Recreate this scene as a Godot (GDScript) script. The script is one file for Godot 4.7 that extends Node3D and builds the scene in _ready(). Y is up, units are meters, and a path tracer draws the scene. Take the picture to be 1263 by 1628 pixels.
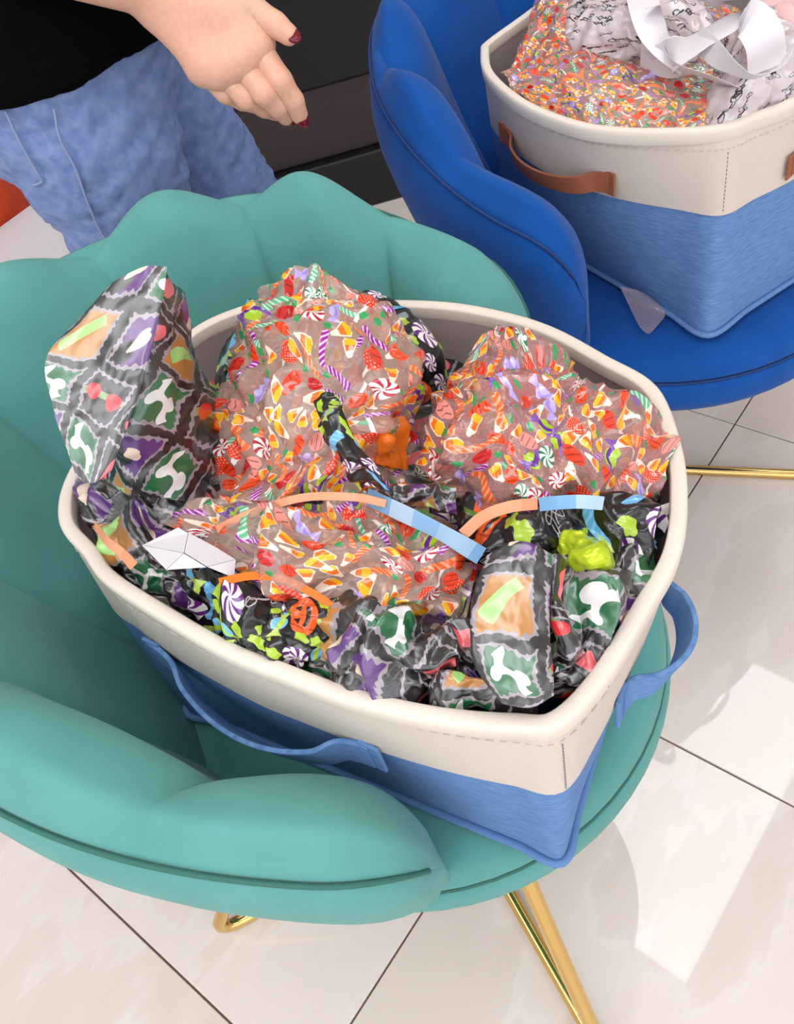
extends Node3D
# Two shell chairs, each carrying a storage bin full of printed film gift bags; a person stands behind.

class Buf:
	var v := PackedVector3Array()
	var n := PackedVector3Array()
	var t := PackedVector2Array()
	var i := PackedInt32Array()

	func quad_grid(pts: PackedVector3Array, nu: int, nv: int, uvs: PackedVector2Array, wrap_u := false, wrap_v := false, flip := false) -> void:
		# pts holds (nu + 1) * (nv + 1) points, v fastest
		var base := v.size()
		var w := nv + 1
		var nn := PackedVector3Array()
		nn.resize(pts.size())
		for a in nu:
			for b in nv:
				var k := a * w + b
				var q := [k, k + w, k + w + 1, k + 1]
				var c := (pts[q[2]] - pts[q[0]]).cross(pts[q[3]] - pts[q[1]])
				if flip:
					c = -c
				for m in q:
					nn[m] += c
				if flip:
					i.append_array([base + q[0], base + q[1], base + q[2], base + q[0], base + q[2], base + q[3]])
				else:
					i.append_array([base + q[0], base + q[2], base + q[1], base + q[0], base + q[3], base + q[2]])
		if wrap_u:
			for b in w:
				var s := nn[b] + nn[nu * w + b]
				nn[b] = s
				nn[nu * w + b] = s
		if wrap_v:
			for a in nu + 1:
				var s := nn[a * w] + nn[a * w + nv]
				nn[a * w] = s
				nn[a * w + nv] = s
		for k in nn.size():
			nn[k] = nn[k].normalized() if nn[k].length_squared() > 1e-20 else Vector3.UP
		v.append_array(pts)
		n.append_array(nn)
		t.append_array(uvs)

	func grid(nu: int, nv: int, f: Callable, wrap_u := false, wrap_v := false, flip := false, uv_scale := Vector2.ONE) -> void:
		var pts := PackedVector3Array()
		var uvs := PackedVector2Array()
		for a in nu + 1:
			for b in nv + 1:
				pts.append(f.call(float(a) / nu, float(b) / nv))
				uvs.append(Vector2(float(a) / nu, float(b) / nv) * uv_scale)
		quad_grid(pts, nu, nv, uvs, wrap_u, wrap_v, flip)

	func tube(path: PackedVector3Array, r: Variant, sides := 10, closed := false) -> void:
		# r is a radius or a PackedFloat32Array with one radius for each point
		var m := path.size()
		var last := m if closed else m - 1
		var pts := PackedVector3Array()
		var uvs := PackedVector2Array()
		var up := Vector3.ZERO
		var along := 0.0
		for k in last + 1:
			var here := path[k % m]
			var before := path[(k - 1 + m) % m] if closed else path[maxi(k - 1, 0)]
			var after := path[(k + 1) % m] if closed else path[mini(k + 1, m - 1)]
			var d := (after - before).normalized()
			if up == Vector3.ZERO:
				up = d.cross(Vector3.UP if absf(d.y) < 0.9 else Vector3.RIGHT).normalized()
			up = (up - d * up.dot(d)).normalized()
			var side := d.cross(up)
			var rr: float = r if r is float else r[k % m]
			if k:
				along += here.distance_to(path[(k - 1) % m])
			for s in sides + 1:
				var a := TAU * s / sides
				pts.append(here + (up * cos(a) + side * sin(a)) * rr)
				uvs.append(Vector2(along * 10.0, float(s) / sides))
		quad_grid(pts, last, sides, uvs, closed, true)
		if not closed:
			cap(path[0], pts.slice(0, sides + 1), true)
			cap(path[m - 1], pts.slice(last * (sides + 1)), false)

	func cap(mid: Vector3, ring: PackedVector3Array, flip: bool) -> void:
		var base := v.size()
		var nn := (ring[1] - ring[0]).cross(ring[2] - ring[0]).normalized() * (-1.0 if flip else 1.0)
		v.append(mid)
		n.append(nn)
		t.append(Vector2.ZERO)
		for p in ring:
			v.append(p)
			n.append(nn)
			t.append(Vector2.ZERO)
		for k in ring.size() - 1:
			if flip:
				i.append_array([base, base + k + 1, base + k + 2])
			else:
				i.append_array([base, base + k + 2, base + k + 1])

	func rbox(at: Transform3D, size: Vector3, b: float) -> void:
		# a box with rounded edges of radius b
		var h := size * 0.5
		for axis in 3:
			for s in [-1.0, 1.0]:
				var base := v.size()
				var u := (axis + 1) % 3
				var w := (axis + 2) % 3
				var us := [-h[u], -h[u] + b, h[u] - b, h[u]]
				var ws := [-h[w], -h[w] + b, h[w] - b, h[w]]
				for a in 4:
					for c in 4:
						var p := Vector3.ZERO
						p[axis] = s * h[axis]
						p[u] = us[a]
						p[w] = ws[c]
						var core := p.clamp(-h + Vector3.ONE * b, h - Vector3.ONE * b)
						var d := (p - core).normalized()
						v.append(at * (core + d * b))
						n.append((at.basis * d).normalized())
						t.append(Vector2(p[u], p[w]))
				for a in 3:
					for c in 3:
						var k := base + a * 4 + c
						if s < 0:
							i.append_array([k, k + 4, k + 5, k, k + 5, k + 1])
						else:
							i.append_array([k, k + 5, k + 4, k, k + 1, k + 5])

	func ribbon(path: PackedVector3Array, across: PackedVector3Array, width: float, thick: float) -> void:
		# a strap of rectangular section along a path; across is its width direction at each point
		var m := path.size()
		var pts := PackedVector3Array()
		var uvs := PackedVector2Array()
		var along := 0.0
		for k in m:
			var d := (path[mini(k + 1, m - 1)] - path[maxi(k - 1, 0)]).normalized()
			var a := (across[k] - d * across[k].dot(d)).normalized()
			var up := d.cross(a).normalized()
			if k:
				along += path[k].distance_to(path[k - 1])
			var sect := [Vector2(-0.5, -0.3), Vector2(-0.47, -0.5), Vector2(0.47, -0.5), Vector2(0.5, -0.3), Vector2(0.5, 0.3), Vector2(0.47, 0.5), Vector2(-0.47, 0.5), Vector2(-0.5, 0.3), Vector2(-0.5, -0.3)]
			for s in sect.size():
				pts.append(path[k] + a * sect[s].x * width + up * sect[s].y * thick)
				uvs.append(Vector2(along * 10.0, sect[s].x * width * 10.0))
		quad_grid(pts, m - 1, 8, uvs, false, true)
		for e in [0, m - 1]:
			cap(path[e], pts.slice(e * 9, e * 9 + 9), e == 0)

	func mesh() -> ArrayMesh:
		var a := []
		a.resize(Mesh.ARRAY_MAX)
		a[Mesh.ARRAY_VERTEX] = v
		a[Mesh.ARRAY_NORMAL] = n
		a[Mesh.ARRAY_TEX_UV] = t
		a[Mesh.ARRAY_INDEX] = i
		var m := ArrayMesh.new()
		m.add_surface_from_arrays(Mesh.PRIMITIVE_TRIANGLES, a)
		return m


var used := {}
var M := {}
var noise := FastNoiseLite.new()
var cells := FastNoiseLite.new()


func numbered(called: String) -> String:
	used[called] = used.get(called, -1) + 1
	return called if used[called] == 0 else "%s_%03d" % [called, used[called]]


func thing(called: String, label: String, category: String, at := Vector3.ZERO, group := "") -> Node3D:
	var o := Node3D.new()
	o.name = numbered(called)
	add_child(o)
	o.position = at
	tag(o, label, category, group)
	return o


func tag(o: Node3D, label: String, category: String, group := "") -> void:
	o.set_meta("label", label)
	o.set_meta("category", category)
	if group:
		o.set_meta("group", group)


func part(called: String, mesh: Mesh, m: Material, parent: Node3D = self, label := "") -> MeshInstance3D:
	var o := MeshInstance3D.new()
	o.name = called if parent != self else numbered(called)
	o.mesh = mesh
	o.material_override = m
	parent.add_child(o, true)
	if label:
		o.set_meta("label", label)
	return o


func struct(o: Node3D) -> Node3D:
	o.set_meta("kind", "structure")
	return o


# ---------------------------------------------------------------- curves
func cat(a, b, c, d, t: float):
	return 0.5 * (2.0 * b + (c - a) * t + (2.0 * a - 5.0 * b + 4.0 * c - d) * t * t + (3.0 * b - a - 3.0 * c + d) * t * t * t)


func open_curve(p, x: float):
	var m: int = p.size() - 1
	var f := clampf(x, 0.0, 1.0) * m
	var k := mini(int(f), m - 1)
	return cat(p[k - 1] if k else 2.0 * p[0] - p[1], p[k], p[k + 1], p[k + 2] if k + 2 <= m else 2.0 * p[m] - p[m - 1], f - k)


func closed_curve(p, x: float):
	var m: int = p.size()
	var f := fposmod(x, 1.0) * m
	var k := int(f) % m
	return cat(p[(k - 1 + m) % m], p[k], p[(k + 1) % m], p[(k + 2) % m], f - floorf(f))


func path_of(points: Array, steps: int) -> PackedVector3Array:
	var out := PackedVector3Array()
	for k in steps + 1:
		out.append(open_curve(points, float(k) / steps))
	return out


# ---------------------------------------------------------------- textures
func blend(img: Image, x: int, y: int, c: Color) -> void:
	x = posmod(x, img.get_width())
	y = posmod(y, img.get_height())
	var o := img.get_pixel(x, y)
	var a := c.a + o.a * (1.0 - c.a)
	if a <= 0.0:
		return
	img.set_pixel(x, y, Color((c.r * c.a + o.r * o.a * (1.0 - c.a)) / a, (c.g * c.a + o.g * o.a * (1.0 - c.a)) / a, (c.b * c.a + o.b * o.a * (1.0 - c.a)) / a, a))


func stamp(img: Image, cx: float, cy: float, turn: float, size: float, f: Callable) -> void:
	var r := int(size * 1.5) + 1
	for y in range(int(cy) - r, int(cy) + r + 1):
		for x in range(int(cx) - r, int(cx) + r + 1):
			var p := Vector2(x - cx, y - cy).rotated(-turn) / size
			if absf(p.x) > 1.05 or absf(p.y) > 1.05:
				continue
			var c: Color = f.call(p)
			if c.a > 0.0:
				blend(img, x, y, c)


const CLEAR := Color(0, 0, 0, 0)

func corn(p: Vector2) -> Color:
	var q := (p.y + 0.9) / 1.7
	if q < 0.0 or q > 1.0 or absf(p.x) > 0.12 + q * 0.6 - maxf(0.0, q - 0.85) * 2.0:
		return CLEAR
	var rim := absf(p.x) > 0.02 + q * 0.6 - maxf(0.0, q - 0.85) * 2.0
	return Color(1.0, 0.9, 0.82) if q < 0.38 or rim else Color(1.0, 0.45, 0.1) if q < 0.68 else Color(1.0, 0.74, 0.12)


func mint(p: Vector2, c: Color) -> Color:
	var r := p.length()
	if r > 0.8:
		return CLEAR
	return c if sin(7.0 * (p.angle() + r * 0.9)) > 0.25 and r > 0.1 else Color(0.97, 0.96, 0.93)


func wrapped(p: Vector2, c: Color, d: Color) -> Color:
	if p.length() < 0.52:
		return d if sin((p.y + p.x * p.x * 0.8) * 8.0) > 0.3 else c
	if absf(p.x) > 0.45 and absf(p.x) < 0.95 and absf(p.y) < (absf(p.x) - 0.3) * 0.75:
		return d if fposmod(p.y * 9.0 / absf(p.x), 1.0) > 0.35 else d.lerp(Color.WHITE, 0.5)
	return CLEAR


func lolly(p: Vector2) -> Color:
	var e := Vector2(p.x / 0.42, (p.y + 0.42) / 0.5)
	if e.length() < 1.0:
		var g := Vector2(fposmod(p.x * 7.0 + floorf(p.y * 9.0) * 0.5, 1.0), fposmod(p.y * 9.0, 1.0)) - Vector2(0.5, 0.5)
		return Color(1.0, 0.72, 0.6) if g.length() < 0.26 else Color(0.96, 0.2, 0.08)
	return Color(0.97, 0.93, 0.9) if absf(p.x + sin(p.y * 3.0) * 0.04) < 0.07 and p.y > 0.0 and p.y < 1.0 else CLEAR


func stick(p: Vector2, c: Color, d: Color) -> Color:
	if absf(p.x) > 0.2 or absf(p.y) > 0.95 - absf(p.x) * 0.5:
		return CLEAR
	return d if fposmod(p.y * 3.2 + p.x * 2.4, 1.0) > 0.62 else c


func gum(p: Vector2, c: Color) -> Color:
	var e := Vector2(p.x / 0.8, p.y / 0.55)
	if e.length() > 1.0:
		return CLEAR
	return c.darkened(0.4) if absf(sin(p.x * 6.0 + p.y * 2.0)) < 0.25 and e.length() < 0.85 else c


func blob(p: Vector2, c: Color) -> Color:
	return c if p.length() < 0.7 + 0.08 * sin(p.angle() * 5.0) else CLEAR


func pumpkin(p: Vector2) -> Color:
	if absf(p.x) < 0.1 and p.y > -0.95 and p.y < -0.6:
		return Color(0.35, 0.5, 0.1)
	var e := Vector2(p.x / 0.9, p.y / 0.68)
	if e.length() > 1.0:
		return CLEAR
	if absf(absf(p.x) - 0.32) < 0.15 and p.y < -0.1 and p.y > -0.1 - (0.15 - absf(absf(p.x) - 0.32)) * 2.2:
		return Color(0.05, 0.03, 0.04)
	if absf(p.x) < 0.5 and absf(p.y - 0.28 + p.x * p.x * 0.5) < 0.09:
		return Color(0.05, 0.03, 0.04)
	return Color(0.75, 0.24, 0.06) if absf(sin(p.x * 5.5)) < 0.18 else Color(0.95, 0.38, 0.1)


func candy_image(side: int, seed_value: int, base: Color, thick: float) -> Image:
	var r := RandomNumberGenerator.new()
	r.seed = seed_value
	var img := Image.create(side, side, false, Image.FORMAT_RGBA8)
	img.fill(base)
	var placed: Array[Vector3] = []
	var kinds := [0, 0, 0, 0, 0, 1, 2, 3, 3, 4, 4, 4, 5, 5, 6, 6, 6, 6, 6, 7, 7, 8, 8, 9, 10, 6, 0, 10]
	var tries := 0
	while tries < 5000:
		tries += 1
		var kind: int = kinds[r.randi() % kinds.size()]
		var size: float = [0.032, 0.038, 0.036, 0.046, 0.076, 0.055, 0.036, 0.016, 0.045, 0.05, 0.042][kind] * side * r.randf_range(0.85, 1.1) * thick
		var p := Vector3(r.randf() * side, r.randf() * side, size * [0.7, 0.85, 0.85, 0.8, 0.6, 0.55, 0.8, 0.9, 0.75, 0.6, 0.85][kind])
		var free := true
		for q in placed:
			var dx := absf(q.x - p.x)
			var dy := absf(q.y - p.y)
			if Vector2(minf(dx, side - dx), minf(dy, side - dy)).length() < (q.z + p.z) * 0.8:
				free = false
				break
		if not free:
			continue
		placed.append(p)
		var f := corn
		match kind:
			1: f = mint.bind(Color(0.1, 0.5, 0.3))
			2: f = mint.bind(Color(0.75, 0.1, 0.2))
			3: f = wrapped.bind(Color(0.66, 0.8, 0.15), Color(0.4, 0.15, 0.6))
			4: f = lolly
			5: f = stick.bind(Color(0.98, 0.42, 0.2), Color(1.0, 0.68, 0.5))
			6: f = gum.bind([Color(0.95, 0.24, 0.1), Color(0.95, 0.3, 0.12), Color(0.97, 0.6, 0.55), Color(0.82, 0.12, 0.12)][r.randi() % 4])
			7: f = blob.bind(Color(0.2, 0.62, 0.35))
			8: f = stick.bind(Color(0.62, 0.12, 0.6), Color(0.93, 0.8, 0.95))
			9: f = stick.bind(Color(0.4, 0.75, 0.55), Color(0.85, 0.95, 0.88))
			10: f = wrapped.bind(Color(0.8, 0.75, 0.95), Color(0.68, 0.58, 0.9))
		stamp(img, p.x, p.y, r.randf() * TAU, size, f)
	return img


func harlequin_image(side: int) -> Image:
	# wavy black ground, grey outlines, a motif in each diamond
	var img := Image.create(side, side, false, Image.FORMAT_RGBA8)
	var n := 3
	for y in side:
		for x in side:
			var u := float(x) / side
			var v := float(y) / side
			var a := (u + v) * n + 0.05 * sin(TAU * (v * 4.0 + sin(TAU * u * 2.0) * 0.2))
			var b := (u - v) * n + 0.05 * sin(TAU * (u * 5.0 + sin(TAU * v * 3.0) * 0.2))
			var ia := int(floorf(a))
			var ib := int(floorf(b))
			var p := Vector2(a - ia - 0.5, b - ib - 0.5)
			var d := maxf(absf(p.x), absf(p.y)) + 0.025 * sin(40.0 * (p.x + p.y * 0.5)) * sin(31.0 * p.y)
			var c := Color(0.025, 0.025, 0.035)
			if d < 0.415:
				c = Color(0.62, 0.58, 0.61)
			if d < 0.36:
				var kind := (posmod(ia, n) * 2 + posmod(ib, n) * 3 + (posmod(ia, n) * posmod(ib, n))) % 5
				var q := p.rotated(PI / 4.0)
				match kind:
					0:
						c = Color(0.06, 0.4, 0.22)
						if absf(q.x) < 0.36 and absf(q.y - 0.08 * sin(q.x * 14.0)) < 0.075 + 0.07 * absf(q.x) or (q - Vector2(0.12, 0.16)).length() < 0.12 or (q + Vector2(0.14, 0.15)).length() < 0.11:
							c = Color(0.95, 0.94, 0.93)
					1:
						c = Color(0.34, 0.1, 0.46)
						if (q - Vector2(0.06, 0.05)).length() < 0.11 or (q - Vector2(-0.08, 0.05)).length() < 0.11 or absf(q.x) < 0.16 and q.y < 0.04 and q.y > -0.2 and absf(q.x) < 0.17 + q.y * 0.75:
							c = Color(0.95, 0.84, 0.76)
						elif q.y < -0.1 and absf(q.x) < 0.2:
							c = Color(0.05, 0.04, 0.06)
					2:
						c = Color(0.1, 0.08, 0.1)
						if (q - Vector2(0.16, 0.12)).length() < 0.14 or (q + Vector2(0.16, 0.12)).length() < 0.13:
							c = Color(0.88, 0.08, 0.12)
						elif absf(q.x - q.y) < 0.08:
							c = Color(0.5, 0.62, 0.35)
					3:
						c = Color(0.74, 0.5, 0.2)
						if absf(q.x + 0.05) < 0.13 and absf(q.y) < 0.3:
							c = Color(0.66, 0.88, 0.5)
					4:
						c = Color(0.09, 0.08, 0.1)
						if q.x > -0.05 and q.length() < 0.3:
							c = Color(0.98, 0.42, 0.45)
						elif q.length() < 0.26:
							c = Color(0.05, 0.05, 0.07)
			img.set_pixel(x, y, c)
	return img


func squiggle(img: Image, r: RandomNumberGenerator, at: Vector2, size: float, c: Color, wide: float) -> void:
	# handwriting-like loops
	var ph := r.randf() * TAU
	for k in 260:
		var s := k / 260.0
		var p := at + Vector2(s * 3.2 - 1.6 + 0.35 * sin(s * 40.0 + ph), 0.45 * sin(s * 31.0 + ph * 2.0) * (0.5 + 0.5 * sin(s * 9.0))) * size
		for dy in range(-int(wide), int(wide) + 1):
			for dx in range(-int(wide), int(wide) + 1):
				if dx * dx + dy * dy <= wide * wide:
					blend(img, int(p.x) + dx, int(p.y) + dy, c)


func night_image(side: int) -> Image:
	# black ground with pumpkins, green dots, blue wedges and white script
	var r := RandomNumberGenerator.new()
	r.seed = 5
	var img := Image.create(side, side, false, Image.FORMAT_RGBA8)
	img.fill(Color(0.03, 0.03, 0.045))
	var placed: Array[Vector3] = []
	for tries in 3000:
		var kind := r.randi() % 7
		var size: float = [0.085, 0.05, 0.075, 0.03, 0.06, 0.07, 0.05][kind] * side * r.randf_range(0.8, 1.15)
		var p := Vector3(r.randf() * side, r.randf() * side, size * 0.95)
		var free := true
		for q in placed:
			var dx := absf(q.x - p.x)
			var dy := absf(q.y - p.y)
			if Vector2(minf(dx, side - dx), minf(dy, side - dy)).length() < (q.z + p.z) * 0.72:
				free = false
				break
		if not free:
			continue
		placed.append(p)
		var turn := r.randf() * TAU
		match kind:
			0: stamp(img, p.x, p.y, turn, size, pumpkin)
			1: stamp(img, p.x, p.y, turn, size, wrapped.bind(Color(0.45, 0.72, 0.9), Color(0.7, 0.82, 0.2)))
			2: stamp(img, p.x, p.y, turn, size, stick.bind(Color(0.98, 0.5, 0.25), Color(0.72, 0.82, 0.3)))
			3: stamp(img, p.x, p.y, turn, size, blob.bind(Color(0.68, 0.8, 0.2)))
			4: squiggle(img, r, Vector2(p.x, p.y), size * 0.6, Color(0.75, 0.72, 0.74), 1.6)
			5: stamp(img, p.x, p.y, turn, size, stick.bind(Color(0.4, 0.68, 0.88), Color(0.5, 0.78, 0.95)))
			6: stamp(img, p.x, p.y, turn, size, mint.bind(Color(0.4, 0.12, 0.5)))
	return img


func lace_image(side: int) -> Image:
	# pale film with black scribbled print
	var r := RandomNumberGenerator.new()
	r.seed = 9
	var img := Image.create(side, side, false, Image.FORMAT_RGBA8)
	img.fill(Color(0.93, 0.88, 0.89, 0.7))
	for k in 70:
		squiggle(img, r, Vector2(r.randf(), r.randf()) * side, side * r.randf_range(0.015, 0.05), Color(0.16, 0.13, 0.16, 0.85), r.randf_range(1.0, 3.0))
	return img


func streak_image(w: int, h: int, seed_value: int, lo: Color, hi: Color, along: float, across: float) -> Image:
	var f := FastNoiseLite.new()
	f.seed = seed_value
	f.noise_type = FastNoiseLite.TYPE_SIMPLEX_SMOOTH
	f.fractal_octaves = 3
	f.frequency = 1.0
	var img := Image.create(w, h, false, Image.FORMAT_RGB8)
	for y in h:
		for x in w:
			# on a torus, so that it repeats without a seam
			var a := TAU * x / w
			var v := f.get_noise_3d(cos(a) * along, sin(a) * along, y * across) * lerpf(0.0, 1.0, minf(1.0, minf(y, h - y) / 8.0))
			img.set_pixel(x, y, lo.lerp(hi, clampf(v * 0.8 + 0.5, 0.0, 1.0)))
	return img


func mat(called: String, c: Color, rough := 0.8, metal := 0.0) -> StandardMaterial3D:
	var m := StandardMaterial3D.new()
	m.resource_name = called
	m.albedo_color = c
	m.roughness = rough
	m.metallic = metal
	M[called] = m
	return m


func grainy(m: StandardMaterial3D, a: Color, b: Color, freq: float, scale: float, octaves := 3, bump := 0.0, world := false) -> StandardMaterial3D:
	var f := FastNoiseLite.new()
	f.frequency = freq
	f.fractal_octaves = octaves
	f.seed = 3 + M.size()
	var ramp := Gradient.new()
	ramp.set_color(0, a)
	ramp.set_color(1, b)
	var t := NoiseTexture2D.new()
	t.noise = f
	t.seamless = true
	t.width = 512
	t.height = 512
	t.color_ramp = ramp
	m.albedo_texture = t
	m.albedo_color = Color.WHITE
	m.uv1_triplanar = true
	m.uv1_world_triplanar = world
	m.uv1_scale = Vector3.ONE * scale
	if bump > 0.0:
		var g := FastNoiseLite.new()
		g.frequency = freq
		g.fractal_octaves = octaves
		g.seed = f.seed
		var h := NoiseTexture2D.new()
		h.noise = g
		h.seamless = true
		h.width = 512
		h.height = 512
		m.heightmap_enabled = true
		m.heightmap_texture = h
		m.heightmap_scale = bump
	return m


func film(called: String, img: Image, rough := 0.16, see_through := false) -> StandardMaterial3D:
	var m := mat(called, Color.WHITE, rough)
	m.albedo_texture = ImageTexture.create_from_image(img)
	m.metallic_specular = 0.5
	m.clearcoat_enabled = true
	m.clearcoat = 0.7
	m.clearcoat_roughness = 0.08
	if see_through:
		m.transparency = BaseMaterial3D.TRANSPARENCY_ALPHA
	return m


func make_materials() -> void:
	for c in [["green_velvet", Color8(91, 153, 147), Color8(101, 165, 159)], ["blue_velvet", Color8(20, 76, 152), Color8(26, 86, 166)], ["red_velvet", Color8(246, 82, 44), Color8(252, 92, 52)]]:
		var m := grainy(mat(c[0], c[1], 0.75), c[1], c[2], 0.012, 3.0, 4)
		m.rim_enabled = true
		m.rim = 0.22
		m.rim_tint = 0.9
		m.metallic_specular = 0.2
	mat("green_thread", Color8(52, 108, 98), 0.8)
	mat("blue_thread", Color8(18, 56, 116), 0.8)
	mat("red_thread", Color8(150, 36, 20), 0.8)
	mat("gold", Color8(224, 188, 118), 0.16, 1.0)
	var chambray := mat("chambray", Color.WHITE, 0.9)
	chambray.albedo_texture = ImageTexture.create_from_image(streak_image(256, 512, 21, Color8(82, 120, 172), Color8(124, 160, 210), 1.6, 0.35))
	chambray.metallic_specular = 0.3
	grainy(mat("canvas", Color.WHITE, 0.9), Color8(213, 199, 187), Color8(222, 209, 198), 0.12, 14.0, 2, 0.02)
	grainy(mat("tape", Color.WHITE, 0.85), Color8(229, 216, 202), Color8(237, 226, 213), 0.2, 14.0, 2, 0.02)
	grainy(mat("lining", Color.WHITE, 0.9), Color8(150, 136, 134), Color8(162, 148, 146), 0.15, 12.0, 2, 0.01)
	mat("stitch", Color8(206, 192, 178), 0.9)
	mat("dark_stitch", Color8(120, 118, 130), 0.9)
	grainy(mat("leather", Color.WHITE, 0.55), Color8(146, 84, 56), Color8(166, 98, 66), 0.05, 20.0, 3, 0.02)
	var tile_colors := [[Color8(232, 218, 208), Color8(238, 226, 218)], [Color8(234, 221, 212), Color8(240, 229, 221)], [Color8(230, 216, 206), Color8(237, 225, 217)]]
	for k in 3:
		var f := FastNoiseLite.new()
		f.seed = 40 + k
		f.frequency = 0.004
		f.fractal_octaves = 5
		f.domain_warp_enabled = true
		f.domain_warp_amplitude = 60.0
		f.domain_warp_frequency = 0.006
		var ramp := Gradient.new()
		ramp.offsets = PackedFloat32Array([0.2, 0.45, 0.5, 0.56, 0.8])
		var lo: Color = tile_colors[k][0]
		var hi: Color = tile_colors[k][1]
		ramp.colors = PackedColorArray([lo, lo.lerp(hi, 0.5), hi.lightened(0.12), hi, lo.lerp(hi, 0.7)])
		var t := NoiseTexture2D.new()
		t.noise = f
		t.seamless = true
		t.width = 1024
		t.height = 1024
		t.color_ramp = ramp
		var m := mat("tile_%d" % k, Color.WHITE, 0.03)
		m.albedo_texture = t
		m.uv1_triplanar = true
		m.uv1_scale = Vector3(0.55, 0.55, 1.3)
		m.metallic_specular = 0.5
	mat("grout", Color8(128, 106, 96), 0.95)
	mat("plaster", Color8(236, 232, 228), 0.95)
	mat("fitting", Color8(235, 235, 235), 0.5)
	# films
	film("candy_film", candy_image(1024, 1, Color(0.84, 0.7, 0.64, 0.45), 1.0), 0.14, true)
	film("candy_film_pink", candy_image(1024, 2, Color(0.84, 0.62, 0.6, 0.45), 1.0), 0.14, true)
	film("harlequin_film", harlequin_image(768), 0.34)
	M["harlequin_film"].metallic_specular = 0.7
	M["harlequin_film"].clearcoat = 1.0
	M["harlequin_film"].clearcoat_roughness = 0.24
	film("night_film", night_image(1024), 0.3)
	film("lace_film", lace_image(768), 0.2, true)
	var pale := mat("pale_paper", Color8(246, 240, 243), 0.5)
	pale.backlight_enabled = true
	pale.backlight = Color(0.6, 0.58, 0.6)
	mat("pink_tissue", Color8(236, 190, 190), 0.7)
	mat("lime_foil", Color8(200, 224, 44), 0.18, 0.35)
	for q in [["blue_film", [Color8(122, 172, 216), Color8(196, 216, 232), Color8(176, 206, 70), Color8(92, 130, 176), Color8(150, 190, 224), Color8(232, 232, 232)]], ["salmon_film", [Color8(240, 150, 110), Color8(244, 182, 140), Color8(206, 212, 100), Color8(236, 120, 70), Color8(242, 168, 132)]]]:
		var r := RandomNumberGenerator.new()
		r.seed = 77
		var im := Image.create(256, 32, false, Image.FORMAT_RGB8)
		var x := 0
		while x < 256:
			var w := r.randi_range(14, 60)
			var c: Color = q[1][r.randi() % q[1].size()]
			for dx in w:
				for y in 32:
					if x + dx < 256:
						im.set_pixel(x + dx, y, c if absf(y - 16.0) < 13.0 else c.lerp(q[1][0], 0.5))
			x += w
		var m := mat(q[0], Color.WHITE, 0.25)
		m.albedo_texture = ImageTexture.create_from_image(im)
	mat("orange_film", Color8(240, 120, 30), 0.25)
	mat("pink_film", Color8(222, 60, 84), 0.25)
	var scrap := mat("clear_scrap", Color(0.75, 0.68, 0.72, 0.3), 0.2)
	scrap.transparency = BaseMaterial3D.TRANSPARENCY_ALPHA
	# person
	var skin := grainy(mat("skin", Color.WHITE, 0.5), Color8(226, 168, 142), Color8(238, 186, 160), 0.02, 14.0, 3)
	skin.subsurf_scatter_enabled = true
	skin.subsurf_scatter_strength = 0.15
	mat("nail", Color8(116, 22, 34), 0.12)
	grainy(mat("denim", Color.WHITE, 0.9), Color8(96, 122, 180), Color8(150, 168, 212), 0.022, 5.0, 5, 0.02)
	mat("denim_seam", Color8(146, 160, 200), 0.9)
	grainy(mat("black_cotton", Color.WHITE, 0.95), Color8(7, 7, 9), Color8(12, 12, 14), 0.05, 12.0)
	M["black_cotton"].metallic_specular = 0.15
	mat("hair", Color8(64, 42, 30), 0.5)
	mat("sole", Color8(235, 235, 232), 0.6)
	# background
	mat("black_panel", Color8(15, 15, 19), 0.45)
	mat("brown_panel", Color8(62, 52, 52), 0.6)
	mat("plinth_white", Color8(226, 226, 230), 0.6)


# ---------------------------------------------------------------- chair
const ARC := 109.0
const ARC_FAR := 119.5

func rim_radius(a: float) -> float:
	return 0.385 - 0.06 * smoothstep(0.0, 60.0, absf(a)) - 0.035 * smoothstep(55.0, 105.0, absf(a))


func rim_height(a: float) -> float:
	return 0.758 - 0.096 * smoothstep(48.0, 112.0, absf(a))


func end_taper(a: float) -> float:
	var e := clampf(((ARC if a > 0.0 else ARC_FAR) - absf(a)) / 13.0, 0.0, 1.0)
	return sqrt(1.0 - (1.0 - e) * (1.0 - e))


func around(a: float, r: float, y: float) -> Vector3:
	# a is measured from the middle of the back, chair faces +z
	return Vector3(sin(deg_to_rad(a)) * r, y, -cos(deg_to_rad(a)) * r)


func shell_point(profile: Array, x: float, a: float, mid: Vector2) -> Vector3:
	var q: Vector2 = closed_curve(profile, x)
	var k := end_taper(a)
	q.y = mid.y + (q.y - mid.y) * lerpf(0.12, 1.0, k)
	q.x = mid.x + (q.x - mid.x) * k
	return around(a, q.x, q.y)


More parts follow.
